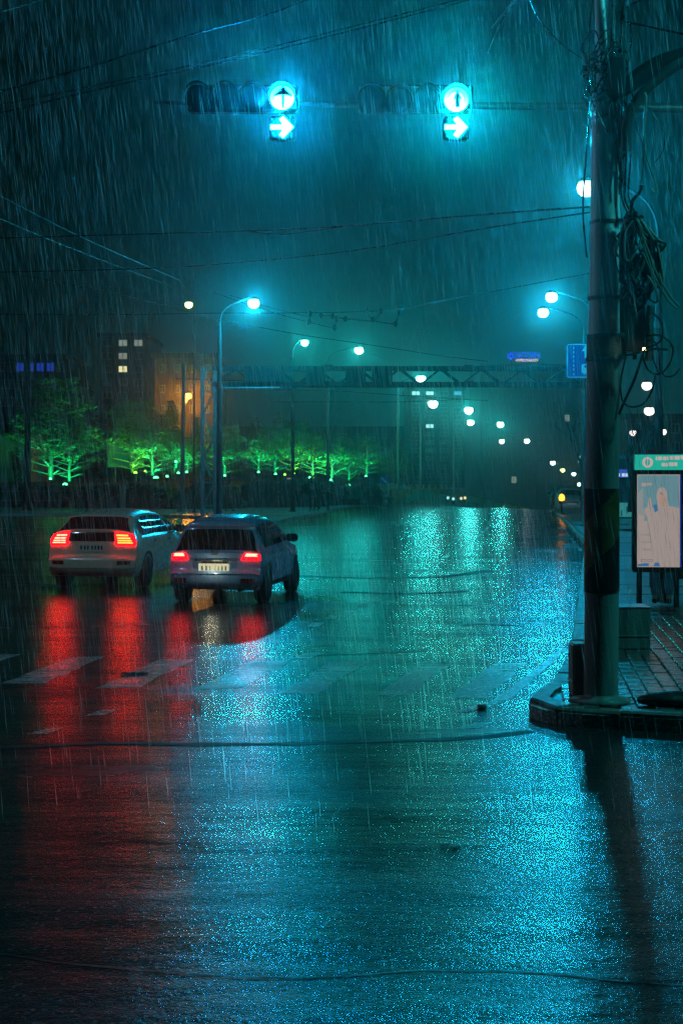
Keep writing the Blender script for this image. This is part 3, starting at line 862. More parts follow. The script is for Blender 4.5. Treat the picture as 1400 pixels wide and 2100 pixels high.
def signal(label, cx, lens_x, cy, x0, x1, face_m, style):
    base = P(cx, cy, DS)
    t = thing('traffic_signal', label, 'traffic light', tuple(base), 0, 'traffic signals on the mast arm')
    def L(px, py): q = P(px, py, DS) - base; return q.x, q.z
    xa, za = L(x0, 232); xb, zb = L(x1, 176)
    b = MB(); b.box(((xa + xb) / 2, 0, (za + zb) / 2), (xb - xa, .16, zb - za), bev=.03); b.build('housing', M_BLACK, t)
    ax, az = L(lens_x[-1], 264)
    b = MB(); b.box((ax, .02, az), (.32, .14, .30), bev=.03); b.build('arrow_housing', M_BLACK, t)
    for i, lx in enumerate(lens_x):
        x, z = L(lx, cy); r = .148
        b = MB()
        b.lathe([(r * 1.06, -.075), (r * 1.0, -.09), (r * .6, -.104), (.001, -.106)], 28, (x, 0, z), 'y', smooth=not (i == len(lens_x) - 1))
        lit = i == len(lens_x) - 1
        ln = b.build('lens' if not lit else 'lit_lens', face_m if lit else M_LENSOFF, t)
        # half-round visor
        b = MB(); n = 18; vs = []
        for k in range(n + 1):
            a = math.radians(-12 + 204 * k / n)
            for (rr, yy) in ((r * 1.10, -.08), (r * 1.12, -.08 - .16 * (0.35 + .65 * max(0, math.sin(a)))), (r * 1.15, -.08 - .16 * (0.35 + .65 * max(0, math.sin(a)))), (r * 1.14, -.08)):
                vs.append((x + rr * math.cos(a), yy, z + rr * math.sin(a)))
        fs = [(k * 4 + j, (k + 1) * 4 + j, (k + 1) * 4 + (j + 1) % 4, k * 4 + (j + 1) % 4) for k in range(n) for j in range(4)]
        b.add(vs, fs, True); b.build('visor', M_BLACK, t)
        if lit:
            b = MB()
            if style == 0:   # thin-lined arrow
                s = r * 1.75
                ol = [(-.06 * s, -.52 * s), (.06 * s, -.52 * s), (.06 * s, .10 * s), (.44 * s, .02 * s), (.42 * s, .10 * s), (.12 * s, .36 * s), (0, .55 * s), (-.12 * s, .36 * s), (-.42 * s, .10 * s), (-.44 * s, .02 * s), (-.06 * s, .10 * s)]
            else:
                ol = arrow(r * 1.45, .13, .26)
            b.plate(ol, .006, 'y', (x + .012, -.122, z)); b.build('arrow_mask', M_ARROWD, ln)
    b = MB(); b.lathe([(.15, -.075), (.15, -.06)], 26, (ax, 0, az), 'y'); rl = b.build('arrow_lens', M_LENSOFF, t)
    b = MB(); b.plate(bold_arrow(.27), .010, 'y', (ax, -.0865, az)); b.build('lit_arrow', face_m, rl)
    for sx in (.25, .75):
        b = MB(); b.box((xa + (xb - xa) * sx, .12, L(0, 214)[1]), (.05, .14, .09), bev=.008); b.build('bracket', M_GALV, t)
    return t
signal('traffic signal showing a thin up arrow over a right arrow, left of the two', 500, (407, 463, 519, 579), 204, 386, 612, M_SIGLIT, 0)
signal('traffic signal showing a bold up arrow over a right arrow, nearer the utility pole', 850, (761, 818, 875, 934), 208, 736, 968, M_SIGLIT2, 1)

# ================================================================== STREET LAMPS
M_LAMPW = glass_glow('lamp_glass', (.75, 1.0, 1.0), 5)
M_LAMPY = glass_glow('lamp_glass_yellow', (1.0, 1.0, .25), 4)
M_LAMPO = glass_glow('lamp_glass_orange', (1.0, .45, .05), 5)
M_LAMPP = glass_glow('lamp_glass_pink', (1.0, .80, .72), 2.0)
M_LARM = mat('lamp_arm_paint', (.05, .055, .06), .5)
M_LPOLE = mat('lamp_pole_paint', (.075, .08, .085), .4, var=.3, scale=4, drip=True)
def street_lamp(label, head, pole_x, pole_d, col, power, glassm, group='street lamps', pr=0.11, hr=.21, arm_drop=.9, foot=None, pole_mat=None):
    """head: world point of the lantern; pole at photo column pole_x, depth pole_d"""
    d = pole_d
    if d > 90 and hr < .25: hr = .30 if d < 120 else .40  # far bowls enlarged so their size carries the lamp bloom
    bx = (pole_x - 700) * d / K
    bz = gz(bx, d) if foot is None else foot
    base = Vector((bx, d, bz))
    t = thing('street_lamp', label, 'street lamp', tuple(base), 0, group)
    h = loc(head, base)
    pm = pole_mat or (M_GALV if d > 80 else M_LPOLE)
    b = MB(); b.tube([(0, 0, 0), (0, 0, h.z * .5), (0, 0, h.z - arm_drop)], [pr, pr * .85, pr * .62], 12); b.build('pole', pm, t)
    b = MB(); b.lathe([(pr * 2.0, 0), (pr * 2.0, .04), (pr * 1.3, .07), (pr * 1.3, .55), (pr * 1.02, .62)], 14); b.build('base_sleeve', pm, t)
    b = MB(); b.lathe([(pr * .95, 0), (pr * .95, .16)], 12, (0, 0, (h.z) * .62)); b.build('collar', M_GALV, t)
    hd = Vector((h.x, h.y, 0)); L = max(hd.length, .05); u = hd / L if hd.length > .01 else Vector((1, 0, 0))
    pts = [(0, 0, h.z - arm_drop), (u.x * .06 * L, u.y * .06 * L, h.z - arm_drop * .5), (u.x * .3 * L, u.y * .3 * L, h.z - arm_drop * .12), (u.x * (L - .2), u.y * (L - .2), h.z + hr * .6 + .05)]
    b = MB(); b.tube(smooth_path(pts, 5), pr * .30, 8); b.build('arm', M_LARM, t)
    # lantern: flattened hood with a glass bowl below
    rot = Matrix.Rotation(math.atan2(u.y, u.x), 3, 'Z')
    b = MB(); n = 14; vs = []
    prof = [(-.34, .02, .03), (-.25, .08, .07), (0, .15, .10), (.22, .15, .09), (.34, .06, .03)]
    for (x, w, hh) in prof:
        for k in range(n + 1):
            a = math.pi * k / n
            vs.append(rot @ Vector((x * .62, w * math.cos(a), hr * .55 + .02 + hh * math.sin(a))) + h)
    fs = [(i * (n + 1) + k, i * (n + 1) + k + 1, (i + 1) * (n + 1) + k + 1, (i + 1) * (n + 1) + k) for i in range(len(prof) - 1) for k in range(n)]
    fs += [(i * (n + 1), (i + 1) * (n + 1), (i + 1) * (n + 1) + n, i * (n + 1) + n) for i in range(len(prof) - 1)]
    b.add(vs, fs, True); lan = b.build('lantern', M_DARK, t)
    b = MB(); vs = []; rings = 9
    for j in range(rings + 1):
        ph = -.75 + (math.pi / 2 + .75) * j / rings
        for k in range(n):
            a = 2 * math.pi * k / n
            vs.append(rot @ Vector((.02 + hr * 1.05 * math.cos(a) * math.cos(ph), hr * 1.0 * math.sin(a) * math.cos(ph), -.02 - hr * .95 * math.sin(ph))) + h)
    fs = [(j * n + k, j * n + (k + 1) % n, (j + 1) * n + (k + 1) % n, (j + 1) * n + k) for j in range(rings) for k in range(n)]
    b.add(vs, fs, True); b.build('glass_bowl', glassm, lan)
    if power > 0 and d < 185 and power > P_STREET * .3:
        lamp('lamp_light', (h.x, h.y, h.z - .06), col, power, .30, t)
    return t
ZH = 8.9
def by_h(px, py, zh=ZH): return P(px, py, (zh - CAM_H) * K / (HOR - py))
def lampA(label, px, py, pole_px, col=C_TEAL, power=None, d=None, zh=ZH, g=M_LAMPW, **kw):
    hd = P(px, py, d) if d else by_h(px, py, zh)
    return street_lamp(label, hd, pole_px, hd.y, col, P_STREET if power is None else power, g, **kw)
lampA('street lamp with a blue-white glow on the tall pole behind the nearer car', 519, 621, 450, C_BLUE, power=P_STREET * 4.6, foot=KZ, pr=.12)
lampA('street lamp behind the gantry, its pole passing in front of the dark gantry boxes', 735, 718, 672, C_TEAL, power=P_STREET * 2.4, d=106, foot=KZ)
lampA('street lamp with bright head touching the gantry lower beam', 862, 777, 816, C_TEAL, power=P_STREET * 3.0, d=127)
lampA('far street lamp below the gantry, upper one above its close twin', 960, 841, 930, C_TEAL, power=P_STREET * 2.8)
lampA('far street lamp at middle right, highest under the long gantry braces', 1025, 870, 992, C_TEAL, power=P_STREET * 2.4, foot=-1.5)
lampA('small street lamp between the left lamp and the gantry, far row', 624, 702, 600, C_TEAL, power=P_STREET * 2.2, d=84, foot=KZ, pole_mat=M_DARK)
lampA('far street lamp just below the lit windows', 887, 828, 862, C_TEAL, power=P_STREET * 1.2)
lampA('far street lamp, lower of the close twin pair', 964, 866, 940, C_TEAL, power=P_STREET * .45)
lampA('far street lamp low in the far row, left of the last ones', 1028, 905, 1008, C_TEAL, power=P_STREET * .4, d=230, foot=-4)
lampA('far greenish street lamp standing alone above the crest', 1080, 904, 1100, C_TEAL, power=P_STREET * .5, d=215, foot=-4)
lampA('far street lamp low at right, above the parked cars', 1133, 949, 1150, C_TEAL, power=P_STREET * .6, d=240, foot=-5)
lampA('tiny yellow lamp in the falling row at far right', 1153, 964, 1160, C_TEAL, power=P_STREET * .25, d=262, foot=-6, g=M_LAMPY)
lampA('tiny street lamp after the yellow one in the falling row', 1176, 972, 1183, C_TEAL, power=P_STREET * .3, d=285, foot=-6)
lampA('tiny street lamp at the far end of the falling row', 1187, 993, 1194, C_TEAL, power=P_STREET * .2, d=300, foot=-7)
lampA('small reddish white lamp by the black trunk', 1195, 983, 1198, C_TEAL, power=0, d=180, foot=-3, g=M_LAMPP, hr=.26)
# near right row, and two assumed lamps out of view
lampA('near street lamp shining beside the upper utility pole, on the slim pole', 1203, 384, 1350, C_BLUE, power=P_STREET * 2.7, foot=KZ, pr=.115, arm_drop=1.3)
street_lamp('assumed unseen green tinted street lamp on the right pavement beside the camera corner', Vector((7.2, 10.2, 8.6)), K * 9.2 / 10.2 + 700, 10.2, (.03, .74, .72), P_STREET * 2.2, M_LAMPW, foot=KZ, pr=.10)  # added unseen lamp, assumed from the green light on the pole's right side
street_lamp('assumed unseen white street lamp on the left corner beside the two cars', Vector((-11.5, 17.0, 8.6)), 700 - 13.5 * K / 17.0, 17.0, (.40, .72, 1.0), P_STREET * 1.3, M_LAMPW, foot=0, pr=.10)  # lamp out of view, assumed and added to light the cars and pole
lampA('street lamp with the larger blue-white glow left of the utility pole', 1131, 608, 1214, C_BLUE, power=P_STREET * 2.9, foot=KZ, pr=.10)
lampA('street lamp with the smaller glow just below the large one left of the pole', 1114, 640, 1197, C_BLUE, power=P_STREET * 2.0, foot=KZ, pr=.09)
# small lamps seen right of the pole
for (x, y, lab, px) in ((1326, 790, 'pinkish lamp beside the slim pole, uppermost of four', 1332), (1331, 842, 'pinkish lamp half hidden by the slim pole, second of four', 1345),
                    (1298, 887, 'pinkish lamp above the bus between the two poles', 1308), (1359, 885, 'pinkish lamp right of the slim pole above the green header', 1368)):
    hd = P(x, y, 75 if y < 850 else 110)
    street_lamp(lab, hd, px, hd.y, C_TEAL, P_STREET * .10, M_LAMPP, hr=.26, foot=KZ, pr=.06, arm_drop=.5)
# yellow distant lamp upper left
hd = P(388, 624, 82)
street_lamp('yellow street lamp high over the park on a dark pole', hd, 398, 82, (.7, 1, .2), P_STREET * .12, M_LAMPY, foot=KZ, pole_mat=M_DARK, pr=.07)
# orange lamp on the lattice pole
op = thing('tram_pole', 'slim dark overhead-wire pole in front of the orange lamp', 'pole', (P(378, 985, 84).x, 84, KZ))
zt = P(378, 745, 84).z - KZ
b = MB(); b.tube([(-.14, 0, 0), (0, 0, zt)], [.13, .10], 12); b.build('shaft', M_GALV, op)
b = MB(); b.tube([(-.5, 0, zt - .9), (5.2, 0, zt - 1.1)], .035, 8); b.build('crossbar', M_DARK, op)
b = MB(); b.lathe([(.3, 0), (.3, .1), (.15, .18)], 12, (-.14, 0, 0)); b.build('base_sleeve', M_GALV, op)
ol = thing('wall_lamp', 'orange sodium lamp on the brick wall behind the park trees', 'lamp', tuple(P(386, 812, 128)))
b = MB(); b.lathe([(.001, -.3), (.26, -.2), (.33, 0), (.22, .2), (.001, .26)], 14); b.build('globe', M_LAMPO, ol)
b = MB(); b.tube([(0, 0, .2), (0, .6, .5), (0, 1.8, .5)], .05, 8); b.build('arm', M_DARK, ol)
b = MB(); b.lathe([(.34, .2), (.2, .34), (.05, .4)], 14); b.build('shade', M_DARK, ol)
b = MB(); b.lathe([(.001, -.18), (.18, 0), (.001, .18)], 12, tuple(P(381, 822, 128) - ol.location)); b.build('lower_globe', M_LAMPO, ol)
lamp('lamp_light', (.0, 0, 0), C_ORANGE, P_ORANGE, .2, ol)
# dark post far left
dp = thing('concrete_post', 'tall dark concrete post at the far left edge', 'post', (P(57, 985, 88).x, 88, KZ))
b = MB(); z1 = P(57, 615, 88).z; b.tube([(0, 0, 0), (0, 0, 3.2), (.05, 0, z1)], [.24, .2, .12], 12); b.build('shaft', M_DARK, dp)
b = MB(); b.lathe([(.34, 0), (.34, .35), (.25, .5)], 12); b.build('base_sleeve', M_DARK, dp)

# ================================================================== GANTRY
DG = 59.0; kG = DG / K
gx0, gx1 = P(440, 985, DG).x, P(1199, 985, DG).x
ga = thing('sign_gantry', 'steel truss sign gantry spanning the road with a lattice leg on the left', 'gantry', (gx0, DG, 0))
zt, zb = P(0, 755, DG).z, P(0, 788, DG).z
GW = gx1 - gx0; dep = 0.55
for y_ in (0, dep):
    for z_, r_ in ((zt, .085), (zb, .095)):
        b = MB(); b.box((GW / 2, y_, z_), (GW + .2, r_ * 1.6, r_ * 2), bev=.01); b.build('chord', M_DARK, ga)
NP = 18; dx = GW / NP
for y_ in (0, dep):
    for i in range(NP):
        x0, x1 = i * dx, (i + 1) * dx
        a, c = (zb, zt) if i % 2 == 0 else (zt, zb)
        b = MB(); b.tube([(x0, y_, a), (x1, y_, c)], .042, 6, smooth=False); b.build('brace', M_DARK, ga)
for i in range(0, NP + 1, 2):
    for z_ in (zt, zb):
        b = MB(); b.box((i * dx, dep / 2, z_), (.06, dep - .15, .06)); b.build('cross_tie', M_DARK, ga)
for xx in (P(672, 985, DG).x - gx0, P(960, 985, DG).x - gx0):
    for z_ in (zt, zb):
        b = MB(); b.box((xx, -.02, z_), (.42, .34, .26), bev=.03); b.build('splice_plate', M_DARK, ga)
# left lattice leg
lx0, lx1 = P(414, 985, DG).x - gx0, 0.0
for xx in (lx0, lx1):
    for y_ in (0, dep):
        b = MB(); b.box((xx, y_, (zt + .1) / 2), (.10, .10, zt + .1), bev=.008); b.build('leg_post', M_GALV, ga)
nz = 7
for y_ in (0, dep):
    for i in range(nz):
        z0, z1 = i * zt / nz, (i + 1) * zt / nz
        b = MB(); b.tube([(lx0 if i % 2 else lx1, y_, z0), (lx1 if i % 2 else lx0, y_, z1)], .028, 6, smooth=False); b.build('leg_brace', M_GALV, ga)
        b = MB(); b.box(((lx0 + lx1) / 2, y_, z1), (abs(lx0) - .12, .05, .05)); b.build('leg_tie', M_GALV, ga)
# right post
b = MB(); b.box((GW + .05, dep / 2, (zt + .05) / 2), (.34, .34, zt + .05), bev=.02); b.build('right_post', M_DARK, ga)
b = MB(); b.box((GW + .05, dep / 2, .12), (.8, .8, .24), bev=.03); b.build('footing', M_CONC, ga)
# sign boxes on the truss
for (x0, x1, y0, y1, lab) in ((503, 583, 757, 784, 'wide dark sign box, leftmost on the gantry'), (628, 667, 756, 792, 'dark sign box left of the lamp pole on the gantry'),
                      (709, 749, 754, 793, 'dark square sign box right of the lamp pole on the gantry'), (763, 803, 754, 794, 'dark square sign box, rightmost on the gantry')):
    c = P((x0 + x1) / 2, (y0 + y1) / 2, DG - .25)
    t = thing('gantry_sign', lab, 'sign box', tuple(c), 0, 'dark sign boxes on the gantry')
    w_, h_ = (x1 - x0) * kG, (y1 - y0) * kG
    b = MB(); b.box((0, 0, 0), (w_, .16, h_), bev=.02); b.build('panel', M_BLACK, t)
    for sx in (-.5, .5):
        b = MB(); b.box((w_ * sx * .98, -.085, 0), (.05, .03, h_ * .98), bev=.006); b.build('frame', M_DARK, t)
    b = MB(); b.box((0, -.085, h_ * .48), (w_ * .9, .03, .05), bev=.006); b.build('rail', M_DARK, t)
# lower arm at left with a lamp bar
t = thing('sign_bar', 'thin pale bar slung under the left end of the gantry', 'bar', tuple(P(445, 796, DG - .3)))
b = MB(); b.tube([(0, 0, 0), ((598 - 445) * kG, 0, .02)], .05, 8); b.build('tube', M_GALV, t)
b = MB(); b.box(((585 - 445) * kG, 0, .01), (.5, .14, .14), bev=.02); b.build('end_box', M_DARK, t)

# bus lane sign on gantry right end
c = P(1192, 740, DG - 1.4)
s = thing('bus_lane_sign', 'square blue bus lane sign with white arrow and bus half hidden by the pole', 'road sign', tuple(c))
w_, h_ = 62 * kG, 70 * kG
def rrect(w, h, r, n=5):
    o = []
    for cx, cy, a0 in ((w / 2 - r, h / 2 - r, 0), (-w / 2 + r, h / 2 - r, 90), (-w / 2 + r, -h / 2 + r, 180), (w / 2 - r, -h / 2 + r, 270)):
        for k in range(n + 1):
            a = math.radians(a0 + 90 * k / n); o.append((cx + r * math.cos(a), cy + r * math.sin(a)))
    return o
b = MB(); b.plate(rrect(w_, h_, .09), .04, 'y', (0, 0, 0)); b.build('sign_plate', M_SIGNB, s)
def border(w, h, r, t_):
    o, i_ = rrect(w, h, r), rrect(w - 2 * t_, h - 2 * t_, max(r - t_, .01)); n = len(o); bb = MB()
    bb.add([(x, 0, z) for x, z in o] + [(x, 0, z) for x, z in i_], [(k, (k + 1) % n, n + (k + 1) % n, n + k) for k in range(n)])
    return bb
border(w_ - .06, h_ - .06, .07, .035).build('white_border', M_SIGNW, s, (0, -.006, 0))
b = MB()
for k in range(7): b.box((-w_ * .26, -.008, -h_ * .38 + k * h_ * .125), (.04, .008, .11))
b.build('lane_dashes', M_SIGNW, s)
b = MB(); b.plate([(-.06, -.2), (.06, -.2), (.06, .08), (.17, .08), (0, .36), (-.17, .08), (-.06, .08)], .008, 'y', (w_ * .14, -.012, h_ * .22)); b.build('up_arrow', M_SIGNW, s)
b = MB(); b.plate(rrect(.50, .36, .05), .008, 'y', (w_ * .19, -.012, -h_ * .22)); bu = b.build('bus_symbol', M_SIGNW, s)
b = MB(); b.plate(rrect(.34, .10, .02), .006, 'y', (w_ * .19 + .03, -.020, -h_ * .16)); b.build('symbol_window', M_SIGNB, bu)
for sx in (-.13, .13):
    b = MB(); b.plate(disc_outline(.05, 12), .006, 'y', (w_ * .19 + sx, -.020, -h_ * .22 - .19)); b.build('symbol_wheel', M_SIGNW, bu)
for zz in (.3, -.3):
    b = MB(); b.box((.05, .62, zz), (.3, 1.2, .06)); b.build('bracket', M_DARK, s)

# round blue sign on island
c = G(787, 1049, 0)
s = thing('round_sign', 'round blue sign with a white diagonal bar on a short post at the kerb', 'road sign', (c.x, c.y, KZ))
kk = c.y / K; zc = P(787, 985, c.y).z - KZ
b = MB(); b.tube([(0, .05, 0), (0, .05, zc + .2)], .035, 8); b.build('post', M_GALV, s)
b = MB(); b.plate(disc_outline(.29, 24), .03, 'y', (0, 0, zc)); dsk = b.build('disc', M_SIGNB, s)
b = MB(); b.plate([(-.20, .13), (-.13, .20), (.20, -.13), (.13, -.20)], .008, 'y', (0, -.012, zc)); b.build('diagonal_bar', M_SIGNW, dsk)
b = MB(); b.lathe([(.30, 0), (.30, .08), (.12, .14)], 14, (0, .05, 0)); b.build('base_block', M_CONC, s)
# orange/white delineator at the same post
c2 = G(790, 1040, 0)
s = thing('kerb_delineator', 'short orange striped delineator under the round blue sign', 'delineator', (c2.x, c2.y, KZ))
for i in range(4):
    b = MB(); b.box((0, 0, .1 + i * .2), (.34, .10, .19)); b.build('stripe_panel', M_FENCEO if i % 2 == 0 else M_SIGNW, s)

# ================================================================== WIRES
def wire(label, pxs, r=.010, m=M_CABLE, sag=0):
    cable('overhead_wire', pxs, None, r, m, label, 'wire', 'overhead wires', n=10, sides=5)
wire('single wire crossing the upper left corner, topmost', [(-60, 42, 14), (0, 25, 14), (80, 0, 15), (200, -40, 16)], .007)
wire('upper thick cable rising from the left edge above the signals', [(-80, 210, 13), (0, 188, 13.5), (200, 132, 14.5), (410, 66, 15.5), (545, 31, 16), (640, -4, 16.5), (800, -60, 17)], .010)
wire('upper strand of the twin cable passing above the signals', [(-80, 230, 13), (0, 215, 13.5), (250, 164, 14.6), (500, 110, 15.6), (700, 60, 16.4), (950, -4, 17.5), (1100, -50, 18)], .008)
wire('lower strand of the twin cable passing above the signals', [(-80, 250, 13), (0, 232, 13.5), (250, 172, 14.7), (500, 118, 15.7), (700, 68, 16.5), (960, 0, 17.6), (1100, -42, 18)], .009)
wire('dark cable crossing at mid height to the utility pole, upper of two', [(-80, 490, 24), (0, 488, 23), (250, 481, 20), (500, 474, 18), (700, 464, 16), (1000, 439, 13.5), (1212, 424, 12.1)], .009)
wire('short slack strand tied under the upper mid-height cable', [(510, 474, 18), (570, 481, 17.4), (640, 474, 16.8), (720, 462, 16)], .007)
wire('dark cable crossing at mid height to the utility pole, lower of two', [(-80, 560, 24), (0, 558, 23), (250, 552, 20), (430, 543, 18.6), (700, 517, 16), (1000, 467, 13.5), (1212, 435, 12.1)], .008)
wire('bright trolley wire slanting down at upper left, longer one', [(-60, 370, 30), (140, 473, 38), (260, 528, 46), (370, 575, 55)], .010, M_GALV)
wire('faint trolley wire slanting down at upper left, lower one', [(-60, 420, 30), (60, 474, 36), (200, 530, 44), (352, 587, 54)], .008, M_CABLE)
wire('sagging dark wire from the left lamp down past the gantry', [(20, 560, 45), (220, 598, 48), (430, 650, 52), (614, 686, 55), (757, 707, 57), (900, 729, 58), (1000, 741, 58)], .016)
wire('level span wire crossing the road at the left lamp height', [(-80, 645, 55), (0, 645, 55), (250, 645, 55), (450, 642, 55), (560, 642, 55), (707, 640, 55), (821, 634, 53), (900, 618, 50), (1040, 592, 46), (1210, 560, 42)], .016)
wire('trolley wire running from the left lamp to its hanger', [(440, 600, 48), (518, 628, 52), (600, 652, 55), (686, 674, 58)], .014)
wire('trolley wire just above, ending at the middle hanger', [(470, 605, 48), (560, 632, 52), (633, 650, 55)], .012)
wire('thin bright wire dropping from the second lamp to the gantry', [(737, 718, 75), (790, 738, 66), (845, 766, 59)], .014, M_GALV)
wire('faint wire below the gantry on the left', [(560, 800, 70), (690, 802, 72), (840, 812, 76), (1000, 822, 80)], .02)
wire('faint level wire under the gantry', [(560, 824, 70), (700, 824, 72), (830, 824, 74), (960, 818, 76)], .018)
wire('thin wire from the utility pole top to the upper left', [(1204, 128, 12), (1150, 90, 11.5), (1110, 45, 11), (1090, 10, 10.6), (1080, -40, 10)], .006)
wire('short slanting wire near the top edge, longer one', [(1065, -10, 16), (1040, 22, 16), (1020, 60, 16), (1000, 108, 16)], .008)
wire('short slanting bright wire near the top edge, crossing the longer one', [(1060, -8, 15.5), (1035, 22, 15.5), (1008, 57, 15.5)], .008, M_GALV)
wire('dark wire from the pole top to the right edge', [(1268, 42, 12), (1330, 55, 12), (1420, 74, 12)], .010)
wire('thin wire rising right from the pole top', [(1266, 28, 12), (1290, 12, 12), (1330, -10, 12)], .006)
# span wire hangers
def hanger(label, pts, knob, d=55):
    t = thing('wire_hanger', label, 'wire hanger', tuple(P(*pts[0], d)), 0, 'trolley wire hangers')
    b = MB(); b.tube([P(x, y, d) - t.location for x, y in pts], .03, 6); b.build('rod', M_DARK, t)
    for kx, ky in knob:
        b = MB(); b.lathe([(.02, -.12), (.09, -.06), (.09, .06), (.02, .12)], 10, tuple(P(kx, ky, d) - t.location)); b.build('insulator', M_DARK, t)
hanger('leftmost dark zigzag hanger on the span wire', [(630, 642), (637, 643), (633, 660)], [(635, 644), (633, 660)])
hanger('dark zigzag hanger next right of the leftmost', [(690, 654), (687, 668), (686, 673)], [(690, 654), (686, 672)])
hanger('wide dark V hanger on the span wire', [(751, 636), (757, 650), (766, 656), (774, 650), (782, 638)], [(752, 637), (781, 638), (766, 655)])
hanger('tall dark hanger with an insulator at the right of the span', [(821, 631), (820, 642), (814, 655), (810, 664)], [(821, 632), (820, 641), (811, 664)])
hanger('level dark rod hanger linking the middle hangers', [(657, 646), (681, 648), (707, 654), (760, 658), (808, 664)], [(658, 646), (681, 648), (708, 654)])

# ================================================================== FAR BUILDINGS
def building(name, label, px0, px1, ytop, ybot, d, depth, wallm, rows, cols, lit, roofm=None, parapet=.5, glassw=.6, glassh=.55):
    x0, x1 = (px0 - 700) * d / K, (px1 - 700) * d / K
    z1 = CAM_H - (ytop - HOR) * d / K; z0 = CAM_H - (ybot - HOR) * d / K
    w, h = x1 - x0, z1 - z0
    t = thing(name, label, 'building', (x0, d, z0))
    b = MB(); b.box((w / 2, depth / 2, h / 2), (w, depth, h)); b.build('wall', wallm, t)
    b = MB(); b.box((w / 2, depth / 2, h + parapet / 2), (w + .6, depth + .6, parapet)); b.build('roof', roofm or M_DARK, t)
    cw, rh = w / cols, h / rows
    fr = None
    fme = MB(); fme.box((0, 0, 0), (cw * glassw, .16, rh * glassh)); 
    pme = MB(); pw = (cw * glassw - .24) / 2
    pr_o = None
    for r in range(rows):
        for c in range(cols):
            loc_ = ((c + .5) * cw, -.03, h - (r + .5) * rh)
            m = lit.get((r, c))
            if fr is None:
                fr = fme.build('window', M_CONC, t); f = fr; f.location = loc_
            else:
                f = fr.copy(); COL.objects.link(f); f.location = loc_
            for k in (-1, 1):
                if pr_o is None:
                    q = MB(); q.box((0, 0, 0), (pw, .06, rh * glassh - .18)); p = q.build('pane', M_PANE, f); pr_o = p; pane_me = p.data
                else:
                    p = pr_o.copy(); p.data = pane_me; COL.objects.link(p); p.parent = f
                p.location = (k * (pw / 2 + .04), -.07, 0)
                if m:
                    p.data = p.data.copy(); p.data.materials[0] = m
    return t
L_WARM = glow('lit_window_warm', (1.0, .9, .45), 1.1, False)
L_GREY = glow('lit_window_grey', (.55, .62, .50), .45, False)
L_BLUE = glow('lit_window_blue', (.03, .10, .9), .35, False)
L_TEAL = glow('lit_window_teal', (.45, 1.0, .95), 1.2, False)
L_SKY = glow('lit_window_sky', (.10, .55, 1.0), .9, False)
building('apartment_block', 'dark apartment block behind the park with a few lit windows', 205, 300, 690, 985, 190, 16, M_WALL, 11, 3, {(0, 1): L_GREY, (0, 2): L_GREY, (1, 1): L_GREY, (2, 1): L_WARM})
building('office_block', 'dark block at far left with a strip of blue lit windows', -30, 135, 735, 985, 170, 16, M_WALL, 7, 8, {(0, 4): L_BLUE, (0, 5): L_BLUE, (0, 6): L_BLUE, (0, 3): L_BLUE}, glassw=.82)
building('low_house', 'low pale walled house at the far left edge', -120, 64, 893, 1000, 120, 10, M_WALLP, 1, 3, {}, parapet=.35, glassw=.3, glassh=.35)
building('brick_building', 'brick building lit orange by the sodium lamp', 318, 440, 735, 985, 131, 14, M_BRICKW, 6, 4, {}, glassw=.35, glassh=.4)
building('tower_block', 'distant tower block with pale teal windows under the gantry', 838, 952, 798, 1000, 240, 18, M_WALL, 12, 4, {(0, 0): L_TEAL, (0, 1): L_TEAL, (0, 3): L_SKY, (1, 1): L_GREY, (4, 1): L_TEAL})
building('shopping_centre', 'big dark shopping centre behind the crest carrying the blue rooftop sign', 985, 1230, 752, 1005, 330, 30, M_WALL, 6, 9, {(5, 2): L_GREY, (4, 7): L_TEAL, (2, 6): L_GREY}, glassw=.4, glassh=.35)
building('long_block', 'long low dark block along the horizon in the middle', 440, 830, 880, 1000, 260, 20, M_WALL, 4, 14, {(1, 9): L_GREY, (3, 5): L_GREY}, glassw=.4, glassh=.4)
building('row_house', 'dark building far right behind the slim lamp pole', 1285, 1520, 860, 1010, 130, 14, M_WALL, 4, 6, {}, glassw=.45)
# rooftop lettering sign
dN = 322; kN = dN / K
sg = thing('rooftop_sign', 'glowing blue rooftop shop sign with white lettering beneath', 'shop sign', tuple(P(1042, 741, dN)))
M_NB = glow('sign_letters_blue', (.015, .045, 1.0), 1.6, False); M_NW = glow('sign_letters_white', (.95, .70, .95), 1.6, False)
text_obj('lettering', 'NOMIN', 19 * kN, .1, M_NB, sg, (14 * kN, 0, 6.6 * kN), width=50 * kN)
text_obj('lettering', 'HYPERMARKET', 8 * kN, .1, M_NW, sg, (15 * kN, 0, -.6 * kN), width=46 * kN)
for k in range(6):
    a = k * math.pi / 3
    b = MB(); b.plate([(-.16, .25), (.16, .25), (.22, .75), (0, .95), (-.22, .75)], .15, 'y', (5 * kN, 0, 11 * kN), Matrix.Rotation(a, 3, 'Y')); b.build('emblem_petal', M_NB, sg)
for k in range(4):
    b = MB(); b.tube([(6 * kN + k * 18 * kN, .5, -4 * kN), (6 * kN + k * 18 * kN, .5, 16 * kN)], .07, 6); b.build('support', M_DARK, sg)
b = MB(); b.box((35 * kN, .5, 5 * kN), (66 * kN, .12, .15)); b.build('rail', M_DARK, sg)
